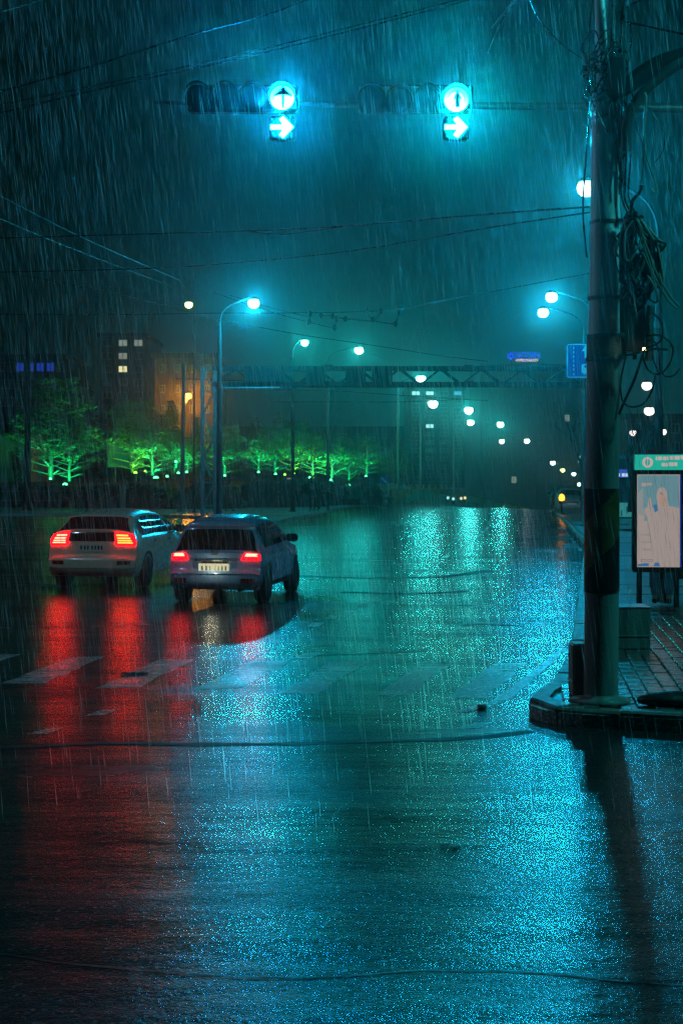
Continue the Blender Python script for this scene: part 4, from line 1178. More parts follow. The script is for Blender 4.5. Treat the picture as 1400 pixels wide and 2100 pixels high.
# green lit billboard frame in park
c = P(258, 957, 116)
s = thing('billboard', 'square billboard frame lit green among the park trees', 'billboard', tuple(c)); kb = 116 / K
w_, h_ = 72 * kb, 46 * kb
b = MB(); b.box((0, .1, h_ / 2), (w_, .1, h_)); b.build('board', M_WALLP, s)
for sx in (-1, 1):
    b = MB(); b.box((sx * w_ / 2, 0, h_ / 2), (.09, .14, h_ + .1)); b.build('frame', M_GALV, s)
    b = MB(); b.tube([(sx * w_ * .3, .1, -1.6), (sx * w_ * .3, .1, 0)], .06, 8); b.build('leg', M_GALV, s)
for zz in (0, 1):
    b = MB(); b.box((0, 0, h_ * zz), (w_, .14, .09)); b.build('rail', M_GALV, s)
b = MB(); b.box((w_ * .12, 0, h_ / 2), (.07, .12, h_)); b.build('mullion', M_GALV, s)

# ================================================================== PARK: TREES, HEDGES, UPLIGHTS
def leaf_cloud(b, c, rx, ry, rz, n, s, flat=.5):
    for _ in range(n):
        while True:
            p = Vector((U(-1, 1), U(-1, 1), U(-1, 1)))
            if p.length <= 1: break
        p = Vector((c[0] + p.x * rx, c[1] + p.y * ry, c[2] + p.z * rz))
        a, t = U(0, 6.28), U(-.7, .7)
        u = Vector((math.cos(a), math.sin(a), U(-flat, flat))) * s * U(.6, 1.5)
        w = Vector((-math.sin(a) * .4, math.cos(a) * .4, t)) * s * U(.4, .9)
        b.add([p - u - w * .3, p + u * .1 - w, p + u, p + w], [(0, 1, 2, 3)])
def park_tree(seed, H=8.5, spread=2.8):
    """branching pine: pale limbs lit from below, clumped needle crown; returns meshes trunk, crown"""
    random.seed(seed)
    tb, cb_ = MB(), MB()
    pts = [(0, 0, 0)]; x = y = 0
    for i in range(1, 7):
        x += U(-.12, .12); y += U(-.12, .12); pts.append((x, y, H * i / 6.5))
    tb.tube(pts, [.17 - .022 * i for i in range(7)], 7)
    z = .45
    while z < H * .95:
        k = 4 if z < 2.5 else 5
        a0 = U(0, 6.28)
        L = spread * (1 - .68 * (z / H) ** 1.2) * (.75 if z < 1 else 1)
        for j in range(k):
            a = a0 + j * 6.28 / k + U(-.4, .4); l = L * U(.6, 1.1); el = U(.18, .55)
            i = min(5, int(z / H * 6.5)); base = Vector(pts[i]).lerp(Vector(pts[i + 1]), z / H * 6.5 - i)
            u = Vector((math.cos(a), math.sin(a), 0))
            q = [base, base + u * l * .5 + Vector((0, 0, l * el * .45)), base + u * l + Vector((0, 0, l * el))]
            tb.tube(smooth_path(q, 3), [.06, .055, .05, .042, .035, .026, .016], 5)
            for _ in range(3):
                s0 = q[1].lerp(q[2], U(-.3, .7)); v = Vector((math.cos(a + U(-1.1, 1.1)), math.sin(a + U(-1.1, 1.1)), U(.1, .7))) * l * U(.25, .45)
                tb.tube([s0, s0 + v], [.025, .010], 4)
                if z > 2.0: leaf_cloud(cb_, s0 + v, .50, .50, .30, 26, .13)
            if z > 1.8: leaf_cloud(cb_, q[2], .55, .55, .35, 42, .13); leaf_cloud(cb_, q[1].lerp(q[2], .5) + Vector((0, 0, .15)), .55, .55, .3, 30, .13)
        z += U(.5, .85)
    leaf_cloud(cb_, pts[-1], .5, .5, .7, 50, .13)
    return tb, cb_
def conifer(seed, H=11, R0=2.6):
    random.seed(seed)
    tb, cb_ = MB(), MB()
    tb.tube([(0, 0, 0), (0, 0, H * .5), (0, 0, H)], [.22, .14, .03], 7)
    z = 1.0
    while z < H:
        L = R0 * (1 - z / H) ** .85 + .2
        k = 7
        for j in range(k):
            a = U(0, 6.28); l = L * U(.6, 1.12)
            u = Vector((math.cos(a), math.sin(a), -.18)); base = Vector((0, 0, z + U(-.2, .2)))
            tb.tube([base, base + u * l], [.035, .01], 4)
            for s in range(max(2, int(l / .4))):
                leaf_cloud(cb_, base + u * l * ((s + .6) / max(2, int(l / .4))), .35, .35, .20, 15, .17)
        z += .42
    return tb, cb_
tree_src = []
for sd in (11, 12, 13):
    tb, cb_ = park_tree(sd)
    t = thing('pine_tree', 'x', 'tree', (0, 0, 0)); tr = tb.build('trunk', M_BARK, t); cr = cb_.build('crown', M_LEAF, t)
    tree_src.append([t, tr, cr, False])
con_src = []
for sd in (21, 22):
    tb, cb_ = conifer(sd)
    t = thing('dark_conifer', 'x', 'tree', (0, 0, 0)); tr = tb.build('trunk', M_BARKD, t); cr = cb_.build('crown', M_LEAFD, t)
    con_src.append([t, tr, cr, False])
random.seed(99)
def place_tree(src, pos, H, H0, label, group, wide=1.0):
    if src[3]:
        t = src[0].copy(); COL.objects.link(t)
        for q in (src[1], src[2]):
            c = q.copy(); COL.objects.link(c); c.parent = t
    else: t = src[0]; src[3] = True
    s = H / H0
    t.location = pos; t.scale = (s * wide, s * wide, s); t.rotation_euler = (0, 0, U(0, 6.28))
    t['label'] = label; t['group'] = group
lit_trees = [(105, 985, 790, 108, 'green lit tree at far left beside the dark post', 1.0), (143, 987, 860, 104, 'smaller green lit tree right of the far left one', .9),
    (272, 970, 830, 112, 'lime lit tree in front of the square billboard', .9), (313, 975, 858, 108, 'green lit tree right of the billboard', 1.1),
    (358, 973, 885, 104, 'green lit tree just left of the slim overhead-wire pole', .8), (385, 972, 900, 106, 'small green lit tree right of the slim overhead-wire pole', .8),
    (461, 975, 880, 112, 'green lit tree right of the gantry lattice leg', 1.0), (531, 968, 888, 116, 'green lit tree left of the brightest park tree', .9),
    (564, 970, 880, 114, 'brightly lit green tree at the centre of the park', 1.0), (600, 970, 870, 122, 'lime green tree left of the standing person', 1.0),
    (641, 975, 890, 118, 'green lit tree above the standing person', 1.0), (680, 980, 890, 118, 'green lit tree right of the second lamp pole', .9),
    (716, 985, 905, 122, 'last green lit tree before the round bush', 1.0), (752, 975, 900, 130, 'dim green tree behind the round bush', 1.1), (810, 1000, 925, 134, 'low green tree behind the round blue sign', 1.2)]
for i, (px, yb, yt, d, lab, wd) in enumerate(lit_trees):
    p = P(px, yb, d); H = (yb - yt) * d / K
    place_tree(tree_src[i % 3], (p.x, p.y, p.z), H * 1.1, 8.5, lab, 'green lit park trees', wd * U(1.35, 1.75))
dark_trees = [(105, 785, 128, 'dark pointed conifer above the far left lit tree'), (178, 786, 132, 'dark conifer between the blue windows and the lit windows'), (232, 850, 126, 'low dark conifer below the lit windows'),
    (300, 862, 126, 'dark conifer left of the orange lamp glow'), (352, 815, 118, 'dark conifer silhouetted against the orange lamp'), (404, 850, 118, 'dark conifer right of the orange lamp'),
    (470, 862, 134, 'dark conifer behind the gantry lattice leg'), (520, 850, 138, 'dark conifer under the wide gantry box'), (572, 842, 140, 'dark conifer left of the second lamp pole, tallest in the middle'),
    (625, 858, 140, 'dark conifer just left of the second lamp pole'), (690, 868, 142, 'dark conifer just right of the second lamp pole'), (745, 880, 146, 'dark conifer behind the round bush'), (800, 905, 150, 'dark conifer above the round blue sign'), (850, 925, 160, 'dark conifer at the right end of the park')]
for i, (px, yt, d, lab) in enumerate(dark_trees):
    p = P(px, 975, d); H = (975 - yt) * d / K
    place_tree(con_src[i % 2], (p.x, p.y, p.z - .2), H, 11.0, lab, 'dark conifers at the back of the park', 1.25)
# uplights
up = [(298, 968, 110, C_LIME), (104, 984, 105, C_GREEN), (134, 995, 98, C_GREEN), (278, 971, 109, C_LIME), (320, 981, 102, C_GREEN), (343, 979, 102, C_GREEN), (361, 949, 103, C_GREEN), (366, 972, 102, C_GREEN), (383, 970, 103, C_GREEN),
      (461, 977, 109, C_GREEN), (530, 970, 113, C_GREEN), (565, 974, 111, C_GREEN), (584, 975, 112, C_LIME), (635, 981, 113, C_GREEN), (644, 983, 112, C_LIME), (678, 986, 115, C_GREEN), (689, 995, 112, C_GREEN),
      (716, 997, 114, C_GREEN), (800, 1004, 124, C_GREEN), (602, 972, 120, C_LIME), (750, 978, 128, C_GREEN), (828, 1006, 132, C_GREEN)]  # last three uplights added to extend the band of lit trees
uplab = ['lime uplight under the billboard', 'green uplight at the foot of the far left tree', 'green uplight standing alone on the dark bank at left', 'lime uplight beside the billboard tree', 'brightest green uplight right of the billboard', 'small green uplight right of the brightest one', 'green uplight raised on a stake left of the slim pole', 'green uplight at the stem left of the slim pole', 'green uplight right of the slim pole',
         'green uplight right of the lattice leg', 'green uplight left of the central park tree', 'green uplight at the central park tree', 'lime uplight right of the central park tree', 'green uplight left of the pair above the standing person', 'lime uplight right of the pair above the standing person', 'green uplight right of the second lamp pole', 'green uplight lowest right of the second lamp pole', 'green uplight left of the round bush', 'green uplight by the round blue sign', 'added lime uplight at the tree left of the standing person', 'added green uplight behind the round bush', 'added green uplight at the start of the barrier']
M_UPG = glass_glow('uplight_lens_green', (.10, 1.0, .36), 3.2); M_UPL = glass_glow('uplight_lens_lime', (.30, 1.0, .06), 3.0)
for (px, py, d, c), lab in zip(up, uplab):
    p = P(px, py, d)
    d_ = min((tt for tt in lit_trees), key=lambda tt: abs(tt[0] - px))
    d = d_[3] - 1.5 if abs(d_[0] - px) < 20 else d
    p = P(px, py, d)
    t = thing('park_uplight', lab, 'spotlight', (p.x, p.y, p.z), 0, 'green uplights in the park')
    big = {(320, 981): 1.7, (134, 995): 1.5, (298, 968): .6, (278, 971): 1.2}.get((px, py), .85)
    b = MB(); b.lathe([(.02, -.35), (.05, -.32), (.05, -.12), (.16, -.10), (.17, .02)], 12); b.build('can', M_BLACK, t)
    b = MB(); b.lathe([(.12 * big, -.02), (.11 * big, .06), (.06 * big, .12), (.001, .14)], 12, (0, -.02, .03)); b.build('lens', M_UPG if c is C_GREEN else M_UPL, t)
    if px not in (361, 343): lamp('lamp_light', (0, .0, .12), c, P_GREEN * big, .08, t, (math.radians(160), (math.pi - .35, 0, 0)))
# hedges
def hedge(label, pts, h, w, m, group=None, n=None, s=.16, round_=False, name='hedge'):
    V = [Vector(p) for p in pts]
    t = thing(name, label, 'hedge', (V[0].x, V[0].y, gz(V[0].x, V[0].y) + .1), 0, group)
    core, lv = MB(), MB()
    fine = []
    for a, c in zip(V, V[1:]):
        k = max(2, int((c - a).length / .8))
        fine += [a.lerp(c, i / k) for i in range(k)]
    fine.append(V[-1])
    vs = []; N = 9
    for i, p in enumerate(fine):
        tt = (fine[min(i + 1, len(fine) - 1)] - fine[max(i - 1, 0)]).normalized(); nr = Vector((-tt.y, tt.x))
        e = min(i, len(fine) - 1 - i) * .8
        k = min(1, math.sqrt(max(.06, e / (h * .9)))) if round_ else (1 if e > .3 else .85)
        hh = h * k * (1 + .07 * mnoise.noise(Vector((p.x * .6, p.y * .6, 0)))); ww = w * (.6 + .4 * k)
        for j in range(N):
            a = math.pi * j / (N - 1)
            ca_, sa_ = math.cos(a), math.sin(a)
            q = nr * ca_ * ww / 2 * .93
            vs.append((p.x + q.x - V[0].x, p.y + q.y - V[0].y, (sa_ ** .55) * hh * .95))
            if True:
                for _ in range(n or 4):
                    jj = a + U(-.2, .2); jj = min(max(jj, 0), math.pi)
                    q2 = nr * math.cos(jj) * ww / 2; lz = (math.sin(jj) ** .55) * hh
                    leaf_cloud(lv, (p.x + q2.x - V[0].x + tt.x * U(-.4, .4), p.y + q2.y - V[0].y + tt.y * U(-.4, .4), lz), .12, .12, .12, 2, s)
    core.add(vs, [(i * N + j, i * N + j + 1, (i + 1) * N + j + 1, (i + 1) * N + j) for i in range(len(fine) - 1) for j in range(N - 1)], True)
    core.build('branches', M_BARKD, t); lv.build('foliage', m, t)
    return t
def hp(px, d): return ((px - 700) * d / K, d)
hedge('long clipped dark hedge along the island pavement', [hp(500, 97), hp(560, 98), hp(620, 100), hp(660, 102)], 2.0, 1.6, M_HEDGE)
hedge('clipped dark hedge between the second lamp pole and the round bush', [hp(662, 104), hp(715, 108)], 1.7, 1.5, M_HEDGE)
hedge('big rounded dark bush at the end of the hedge', [hp(722, 106), hp(752, 108), hp(785, 110)], 2.6, 2.4, M_HEDGE, round_=True, name='round_bush')
hedge('low hedge behind the cars at left, leaves coloured with tail light glow', [hp(345, 92), hp(400, 93), hp(440, 93), hp(495, 95)], 1.9, 1.5, M_HEDGEGLOW, round_=True)
hedge('dark low hedge at left below the billboard', [hp(160, 95), hp(240, 94), hp(335, 93)], 1.7, 1.5, M_HEDGE)
hedge('dark hedge at the far left behind the railing', [hp(-60, 100), hp(20, 99), hp(140, 97)], 1.6, 1.4, M_HEDGE)
# railing far left
rl = thing('pavement_railing', 'low pale metal railing at the far left edge', 'railing', (P(-40, 985, 92).x, 92, KZ))
def rx(px): return P(px, 985, 92).x - rl.location.x
for px in (-30, -10, 16, 35, 62, 75, 100, 125):
    b = MB(); b.box((rx(px), 0, .62), (.07, .07, 1.24), bev=.01); b.build('post', M_GALV, rl)
for zz in (.55, 1.15):
    b = MB(); b.tube([(rx(-40), 0, zz), (rx(135), 0, zz)], .03, 8); b.build('rail', M_GALV, rl)
# concrete post lit pale in the hedge
b = MB(); b.box((0, 0, .75), (.34, .34, 1.5), bev=.03)
g_ = hp(252, 91)
t = thing('gate_post', 'short pale square post standing in the dark hedge at left', 'post', (g_[0], g_[1], KZ)); b.build('shaft', M_CONC, t)
b = MB(); b.box((0, 0, 1.54), (.42, .42, .08), bev=.02); b.build('cap', M_CONC, t)

# barrier with orange posts following the crest
bp_ = []
bar_px = [(800, 122, 1.30), (814, 124, 1.3), (828, 127, 1.3), (842, 130, 1.3), (855, 134, 1.3), (868, 138, 1.3), (880, 142, 1.3), (892, 147, 1.3), (904, 152, 1.3), (916, 157, 1.3), (930, 162, 1.3), (945, 168, 1.3), (962, 174, 1.3), (985, 180, 1.2), (1010, 184, 1.1), (1036, 186, 1.0), (1064, 187, .9), (1095, 187, .9)]
bar = thing('site_barrier', 'ochre site barrier with orange post tops curving over the crest', 'barrier', (hp(800, 122)[0], 122, 0))
prev = None
for i, (px, d, h) in enumerate(bar_px):
    x, y = hp(px, d); z = gz(x, y) * .8
    tz = CAM_H - ((1002 if i < 10 else 998 + (i - 9) * 5.5) - HOR) * d / K
    tz = max(tz, z + .5)
    q = Vector((x, y, z)) - bar.location; q.z = z
    b = MB(); b.box((q.x, q.y, (z + tz) / 2), (.12, .12, tz - z)); po = b.build('post', M_DARK, bar)
    b = MB(); b.box((q.x, q.y - .02, tz + .12), (.16, .16, .5), bev=.02); b.build('post_top', M_FENCEO, po)
    if prev:
        a, za, ta = prev
        m_ = (a + q) / 2; dv = q - a; L = Vector((dv.x, dv.y)).length; ang_ = math.atan2(dv.y, dv.x)
        b = MB(); n_ = Vector((-math.sin(ang_), math.cos(ang_), 0)) * .03
        A0, A1 = Vector((a.x, a.y, za + .1)), Vector((q.x, q.y, z + .1)); B0, B1 = Vector((a.x, a.y, ta - .1)), Vector((q.x, q.y, tz - .1))
        b.add([A0 - n_, A1 - n_, B1 - n_, B0 - n_, A0 + n_, A1 + n_, B1 + n_, B0 + n_], [(0, 1, 2, 3), (7, 6, 5, 4), (3, 2, 6, 7), (0, 4, 5, 1), (0, 3, 7, 4), (1, 5, 6, 2)])
        b.build('panel', M_FENCEP, bar)
        b = MB(); b.tube([B0 + Vector((0, 0, .06)), B1 + Vector((0, 0, .06))], .035, 6); b.build('rail', M_DARK, bar)
    prev = (q, z, tz)
# small lights on the road edge beyond the crest
for (x, y, lab, m) in ((945, 1022, 'small amber lamp at the middle of the crest row', L_WARM), (953, 1021, 'second small amber lamp of the crest row', L_WARM), (918, 1021, 'small white lamp left of the amber pair on the crest', L_TEAL), (929, 1023, 'small greenish lamp just left of the amber pair', L_TEAL)):
    t = thing('barrier_lamp', lab, 'lamp', tuple(P(x, y, 132)), 0, 'small lamps on the barrier foot')
    b = MB(); b.lathe([(.02, -.14), (.12, -.08), (.12, .08), (.02, .14)], 10); b.build('bulb', m, t)
    b = MB(); b.box((0, 0, -.3), (.2, .2, .3), bev=.02); b.build('case', M_DARK, t)

# bare trees at right
def bare_tree(label, px, d, ytop, ybot, seed, spread):
    random.seed(seed)
    p = P(px, ybot, d); H = (ybot - ytop) * d / K
    t = thing('bare_tree', label, 'tree', (p.x, p.y, p.z), 0, 'bare trees beside the utility pole')
    b = MB(); tw = MB()
    def grow(bb, base, v, r, lev):
        end = base + v
        bb.tube([base, base + v * .5 + Vector((U(-.05, .05), U(-.05, .05), 0)) * v.length, end], [r, r * .8, r * .6], 6 if lev < 2 else 4, caps=False)
        if lev >= 5: return
        for _ in range(3 if lev < 4 else 2):
            a = Vector((U(-1, 1), U(-1, 1), U(.0, .5))) * spread
            nv = (v.normalized() + a).normalized() * v.length * U(.55, .82)
            grow(tw if lev >= 1 else bb, base + v * U(.55, 1), nv, r * .58, lev + 1)
    grow(b, Vector((0, 0, 0)), Vector((U(-.1, .1), 0, H * .36)), H * .018, 0)
    b.build('trunk', M_BARKD, t); tw.build('crown', M_BARKD, t)
bare_tree('bare black tree with fine twigs left of the utility pole', 1196, 62, 790, 1075, 3, .75)
bare_tree('bare tree with thin twigs between the utility pole and the slim pole', 1290, 50, 770, 1050, 5, .7)
bare_tree('low bare tree before the pale house at far left', 30, 90, 905, 1035, 8, .9)
random.seed(5)

# ================================================================== CARS
def lerp(a, b, t): return a + (b - a) * t
def pw(tab, z):
    if z <= tab[0][0]: return tab[0][1]
    for (z0, w0), (z1, w1) in zip(tab, tab[1:]):
        if z <= z1:
            t = (z - z0) / (z1 - z0); t = t * t * (3 - 2 * t); return w0 + (w1 - w0) * t
    return tab[-1][1]
class Car:
    def __init__(self, prof, wt, L, paint):
        self.raw = [Vector((0, y, z)) for y, z in prof]; self.wt = wt; self.L = L; self.paint = paint
        self.n = len(prof)
    def pt(self, s):
        s = min(max(s, 0), self.n - 1.0001); i = int(s); t = s - i; p = self.raw
        p0, p1, p2, p3 = p[max(i - 1, 0)], p[i], p[i + 1], p[min(i + 2, self.n - 1)]
        c = .4
        m1, m2 = (p2 - p0) * c, (p3 - p1) * c
        return (2 * t ** 3 - 3 * t * t + 1) * p1 + (t ** 3 - 2 * t * t + t) * m1 + (-2 * t ** 3 + 3 * t * t) * p2 + (t ** 3 - t * t) * m2
    def taper(self, y):
        L = self.L; k = 1.0
        if y > L - .9: k -= .16 * ((y - L + .9) / .9) ** 2
        if y < .35: k -= .035 * ((.35 - y) / .35) ** 2
        return k
    def S(self, s, f, off=0.0):
        p = self.pt(s); t = self.pt(min(s + .03, self.n - 1.001)) - self.pt(max(s - .03, 0)); t.normalize()
        n = Vector((0, -t.z, t.y)); w = pw(self.wt, p.z) * self.taper(p.y)
        ins = .09 * abs(f) ** 5
        q = p - n * (ins - off); return Vector((f * w, q.y, q.z))
    def sheet(self, s0, s1, fa, fb, off, ns, nf, thick=.012):
        """patch between s0..s1; fa=(f at s0 left,right) fb=(at s1)"""
        b = MB(); vs = []
        for i in range(ns + 1):
            t = i / ns; s = lerp(s0, s1, t); l, r = lerp(fa[0], fb[0], t), lerp(fa[1], fb[1], t)
            for j in range(nf + 1): vs.append(self.S(s, lerp(l, r, j / nf), off))
        m = nf + 1
        b.add(vs, [(i * m + j, i * m + j + 1, (i + 1) * m + j + 1, (i + 1) * m + j) for i in range(ns) for j in range(nf)], True)
        # rim going inward so it has thickness
        edge = [j for j in range(m)] + [i * m + nf for i in range(1, ns + 1)] + [ns * m + j for j in range(nf - 1, -1, -1)] + [i * m for i in range(ns - 1, 0, -1)]
        inn = []
        for e in edge:
            i, j = divmod(e, m); t = i / ns; s = lerp(s0, s1, t); l, r = lerp(fa[0], fb[0], t), lerp(fa[1], fb[1], t)
            inn.append(self.S(s, lerp(l, r, j / nf), off - thick - .01))
        ev = [vs[e] for e in edge]; k = len(ev)
        b.add(ev + inn, [(a, (a + 1) % k, k + (a + 1) % k, k + a) for a in range(k)])
        return b
    def X(self, y, z): return pw(self.wt, z) * self.taper(y)
    def side_patch(self, q, sx, off, nu=8, nv=5):
        """q: 4 corners (y,z): rear-bottom, front-bottom, front-top, rear-top"""
        b = MB(); vs = []
        for i in range(nv + 1):
            for j in range(nu + 1):
                u, v = j / nu, i / nv
                y = lerp(lerp(q[0][0], q[1][0], u), lerp(q[3][0], q[2][0], u), v); z = lerp(lerp(q[0][1], q[1][1], u), lerp(q[3][1], q[2][1], u), v)
                vs.append(Vector((sx * (self.X(y, z) + off), y, z)))
        m = nu + 1
        b.add(vs, [(i * m + j, i * m + j + 1, (i + 1) * m + j + 1, (i + 1) * m + j) for i in range(nv) for j in range(nu)], True)
        return b
    def body(self, sill=.24):
        b = MB(); NS = (self.n - 1) * 4; NF = 16; vs = []
        for i in range(NS + 1):
            for j in range(NF + 1):
                f = -1 + 2 * j / NF; f = math.copysign(abs(f) ** .8, f)
                vs.append(self.S((self.n - 1) * i / NS, f))
        m = NF + 1
        b.add(vs, [(i * m + j, i * m + j + 1, (i + 1) * m + j + 1, (i + 1) * m + j) for i in range(NS) for j in range(NF)], True)
        for sx, j0 in ((-1, 0), (1, NF)):
            NV = 12; sv = []
            for i in range(NS + 1):
                e = vs[i * m + j0]
                for k in range(NV + 1):
                    t = k / NV; z = lerp(e.z, min(sill, e.z), t); x = lerp(abs(e.x), self.X(e.y, z), min(1, t * 3))
                    sv.append(Vector((sx * x, e.y, z)))
            mm = NV + 1
            b.add(sv, [(i * mm + k, i * mm + k + 1, (i + 1) * mm + k + 1, (i + 1) * mm + k) for i in range(NS) for k in range(NV)], True)
        # floor
        fl = [vs[i * m] for i in range(0, NS + 1)]; fr = [vs[i * m + NF] for i in range(0, NS + 1)]
        b.add([(v.x, v.y, sill) for v in fl] + [(v.x, v.y, sill) for v in fr], [(i, i + 1, NS + 1 + i + 1, NS + 1 + i) for i in range(NS)])
        return b
def wheel(parent, x, y, r, w, sx):
    b = MB(); h = w / 2
    b.lathe([(r * .62, -h), (r * .9, -h), (r, -h * .7), (r, h * .7), (r * .9, h), (r * .62, h)], 26, (0, 0, 0), 'x')
    t = b.build('wheel', M_TYRE, parent, (x, y, r))
    b = MB(); b.lathe([(r * .63, -h * .8), (r * .63, h * .5)], 24, (0, 0, 0), 'x')
    b.lathe([(.001, h * .72), (r * .14, h * .72), (r * .16, h * .5)], 12, (0, 0, 0), 'x') if sx > 0 else b.lathe([(.001, -h * .72), (r * .14, -h * .72), (r * .16, -h * .5)], 12, (0, 0, 0), 'x')
    for k in range(5):
        a = k * 2 * math.pi / 5
        b.box((sx * h * .6, math.cos(a) * r * .36, math.sin(a) * r * .36), (h * .3, r * .5, r * .13), Matrix.Rotation(a, 3, 'X'))
    b.build('rim', M_RIM, t)
M_TAIL = glow('tail_light_red', (1.0, .0004, .0016), 24.0)
M_TAILC = glow('tail_light_core', (1.0, .30, .16), 4.0, False)
M_TAILCY = glow('tail_light_core_amber', (1.0, .42, .05), 3.0, False)
M_REFL = mat('red_reflector', (.28, .01, .01), .25)
M_TAILR = mat('tail_lens_red', (.22, .006, .008), .12)
def build_car(name, label, prof, wt, L, paint, wheels, r, base, rz, kind, lights=True, group='cars in the road'):
    t = thing(name, label, 'car', base, rz, group)
    c = Car(prof, wt, L, paint)
    c.body().build('body', paint, t)
    W = max(w for _, w in wt)
    for sx in (-1, 1):
        for y in wheels:
            b = MB(); n = 22; vs = []
            for k in range(n + 1):
                a = math.radians(-8 + 196 * k / n)
                for rr in (r * 1.0, r * 1.22):
                    yy, zz = y + rr * math.cos(a), r + rr * math.sin(a); vs.append((sx * (c.X(yy, max(zz, .3)) + .006), yy, zz))
            b.add(vs, [(2 * k, 2 * k + 1, 2 * k + 3, 2 * k + 2) for k in range(n)])
            b.build('wheel_arch', M_BLACK, t)
            wheel(t, sx * (c.X(y, .45) - .085), y, r, .20, sx)
    return t, c
# ---- right car: compact hatch, rear three-quarter
profR = [(.10, .25), (.0, .34), (-.01, .50), (.05, .57), (.07, .70), (.08, .83), (.12, .87), (.30, 1.20), (.33, 1.30), (.55, 1.385), (1.1, 1.43), (1.7, 1.41), (2.05, 1.33), (2.7, .99), (3.15, .91), (3.5, .77), (3.66, .58), (3.68, .4), (3.6, .24)]
wR = [(.2, .69), (.4, .755), (.65, .765), (.85, .74), (1.0, .69), (1.3, .585), (1.45, .53)]
dR = 22.8; xR = (438 - 700) * dR / K
HEAD = -math.atan(.165)
carR, cR = build_car('hatchback_car', 'silver blue hatchback car driving away, nearer of the two, number plate lit', profR, wR, 3.68, M_CARB, (.62, 2.98), .30, (xR, dR, 0), HEAD, 0)
cR.sheet(6.05, 7.05, (-.93, .93), (-.90, .90), .006, 6, 14).build('rear_window', M_GLASS, carR)
cR.sheet(12.1, 12.95, (-.88, .88), (-.93, .93), .006, 6, 12).build('windscreen', M_GLASS, carR)
cR.sheet(7.5, 7.95, (-.86, .86), (-.84, .84), .05, 3, 12, .04).build('spoiler', M_CARB, carR)
cR.sheet(2.0, 3.2, (-1.0, 1.0), (-1.0, 1.0), .022, 5, 16).build('bumper', M_CARB, carR)
cR.sheet(3.55, 4.0, (-.30, .30), (-.28, .28), .012, 3, 8).build('plate_recess', M_BLACK, carR)
lit_plate = glow('plate_lit', (1.0, .97, .62), .62, False)
b = MB(); b.box((0, -.0, 0), (.50, .012, .15), bev=.004)
pl = b.build('number_plate', lit_plate, carR, tuple(cR.S(3.05, 0, .05)))
b = MB()
for k, xx in enumerate((-.19, -.12, -.06, .02, .08, .14, .20)): b.box((xx, -.008, 0), (.03, .004, .07))
b.build('plate_characters', mat('plate_ink', (.25, .25, .2), .5), pl)
lamp('plate_light', tuple(cR.S(3.3, 0, .20)), (1, .93, .6), 1.6, .02, carR)
for sx in (-1, 1):
    f0, f1 = (.60, 1.0)
    o = cR.sheet(4.2, 5.25, (sx * f0 if sx > 0 else sx * f1, sx * f1 if sx > 0 else sx * f0), (sx * (f0 + .12) if sx > 0 else sx * f1, sx * f1 if sx > 0 else sx * (f0 + .12)), .02, 5, 6).build('tail_light', M_TAIL, carR)
    a_, b_2 = .68, .95
    cR.sheet(4.55, 4.95, (min(sx * a_, sx * b_2), max(sx * a_, sx * b_2)), (min(sx * (a_ + .04), sx * b_2), max(sx * (a_ + .04), sx * b_2)), .03, 3, 5).build('light_core', M_TAILC, o)
    cR.sheet(1.15, 1.55, (min(sx * .62, sx * .92), max(sx * .62, sx * .92)), (min(sx * .62, sx * .92), max(sx * .62, sx * .92)), .03, 2, 4).build('reflector', M_REFL, carR)
    for q in (((.52, .90), (1.12, .92), (1.10, 1.30), (.66, 1.27)), ((1.20, .92), (1.92, .94), (1.76, 1.27), (1.19, 1.31)), ((1.99, .95), (2.42, .97), (2.12, 1.17), (1.86, 1.26))):
        cR.side_patch(q, sx, .006).build('side_window', M_GLASS, carR)
    for yy in (1.16, 1.98):
        cR.side_patch(((yy - .006, .30), (yy + .006, .30), (yy + .006, .88), (yy - .006, .88)), sx, .003, 1, 6).build('door_seam', M_BLACK, carR)
        cR.side_patch(((yy - .26, .78), (yy - .08, .78), (yy - .08, .82), (yy - .26, .82)), sx, .03, 4, 2).build('door_handle', M_RIM, carR)
    cR.side_patch(((.30, .26), (3.0, .26), (3.0, .33), (.30, .33)), sx, .012, 10, 2).build('sill_trim', M_BLACK, carR)
    b = MB(); x_ = cR.X(2.3, .98)
    b.box((0, 0, 0), (.20, .12, .14), bev=.035)
    mi = b.build('wing_mirror', M_BLACK, carR, (sx * (x_ + .13), 2.28, 1.0))
    b = MB(); b.box((-sx * .11, .02, -.03), (.1, .04, .04)); b.build('mirror_arm', M_BLACK, mi)
b = MB(); b.tube([cR.S(6.15, .05, .03), cR.S(6.4, -.35, .03)], .008, 6); b.build('rear_wiper', M_BLACK, carR)
b = MB(); b.box((0, 0, 0), (.10, .02, .07), bev=.008); b.build('badge', M_RIM, carR, tuple(cR.S(5.0, 0, .02)))
b = MB(); b.box((0, 0, 0), (.66, .03, .03), bev=.006); b.build('boot_trim', M_RIM, carR, tuple(cR.S(4.1, 0, .03)))
b = MB(); b.tube([(.42, .02, .24), (.42, .3, .24)], .03, 10); b.build('exhaust', M_DARK, carR)
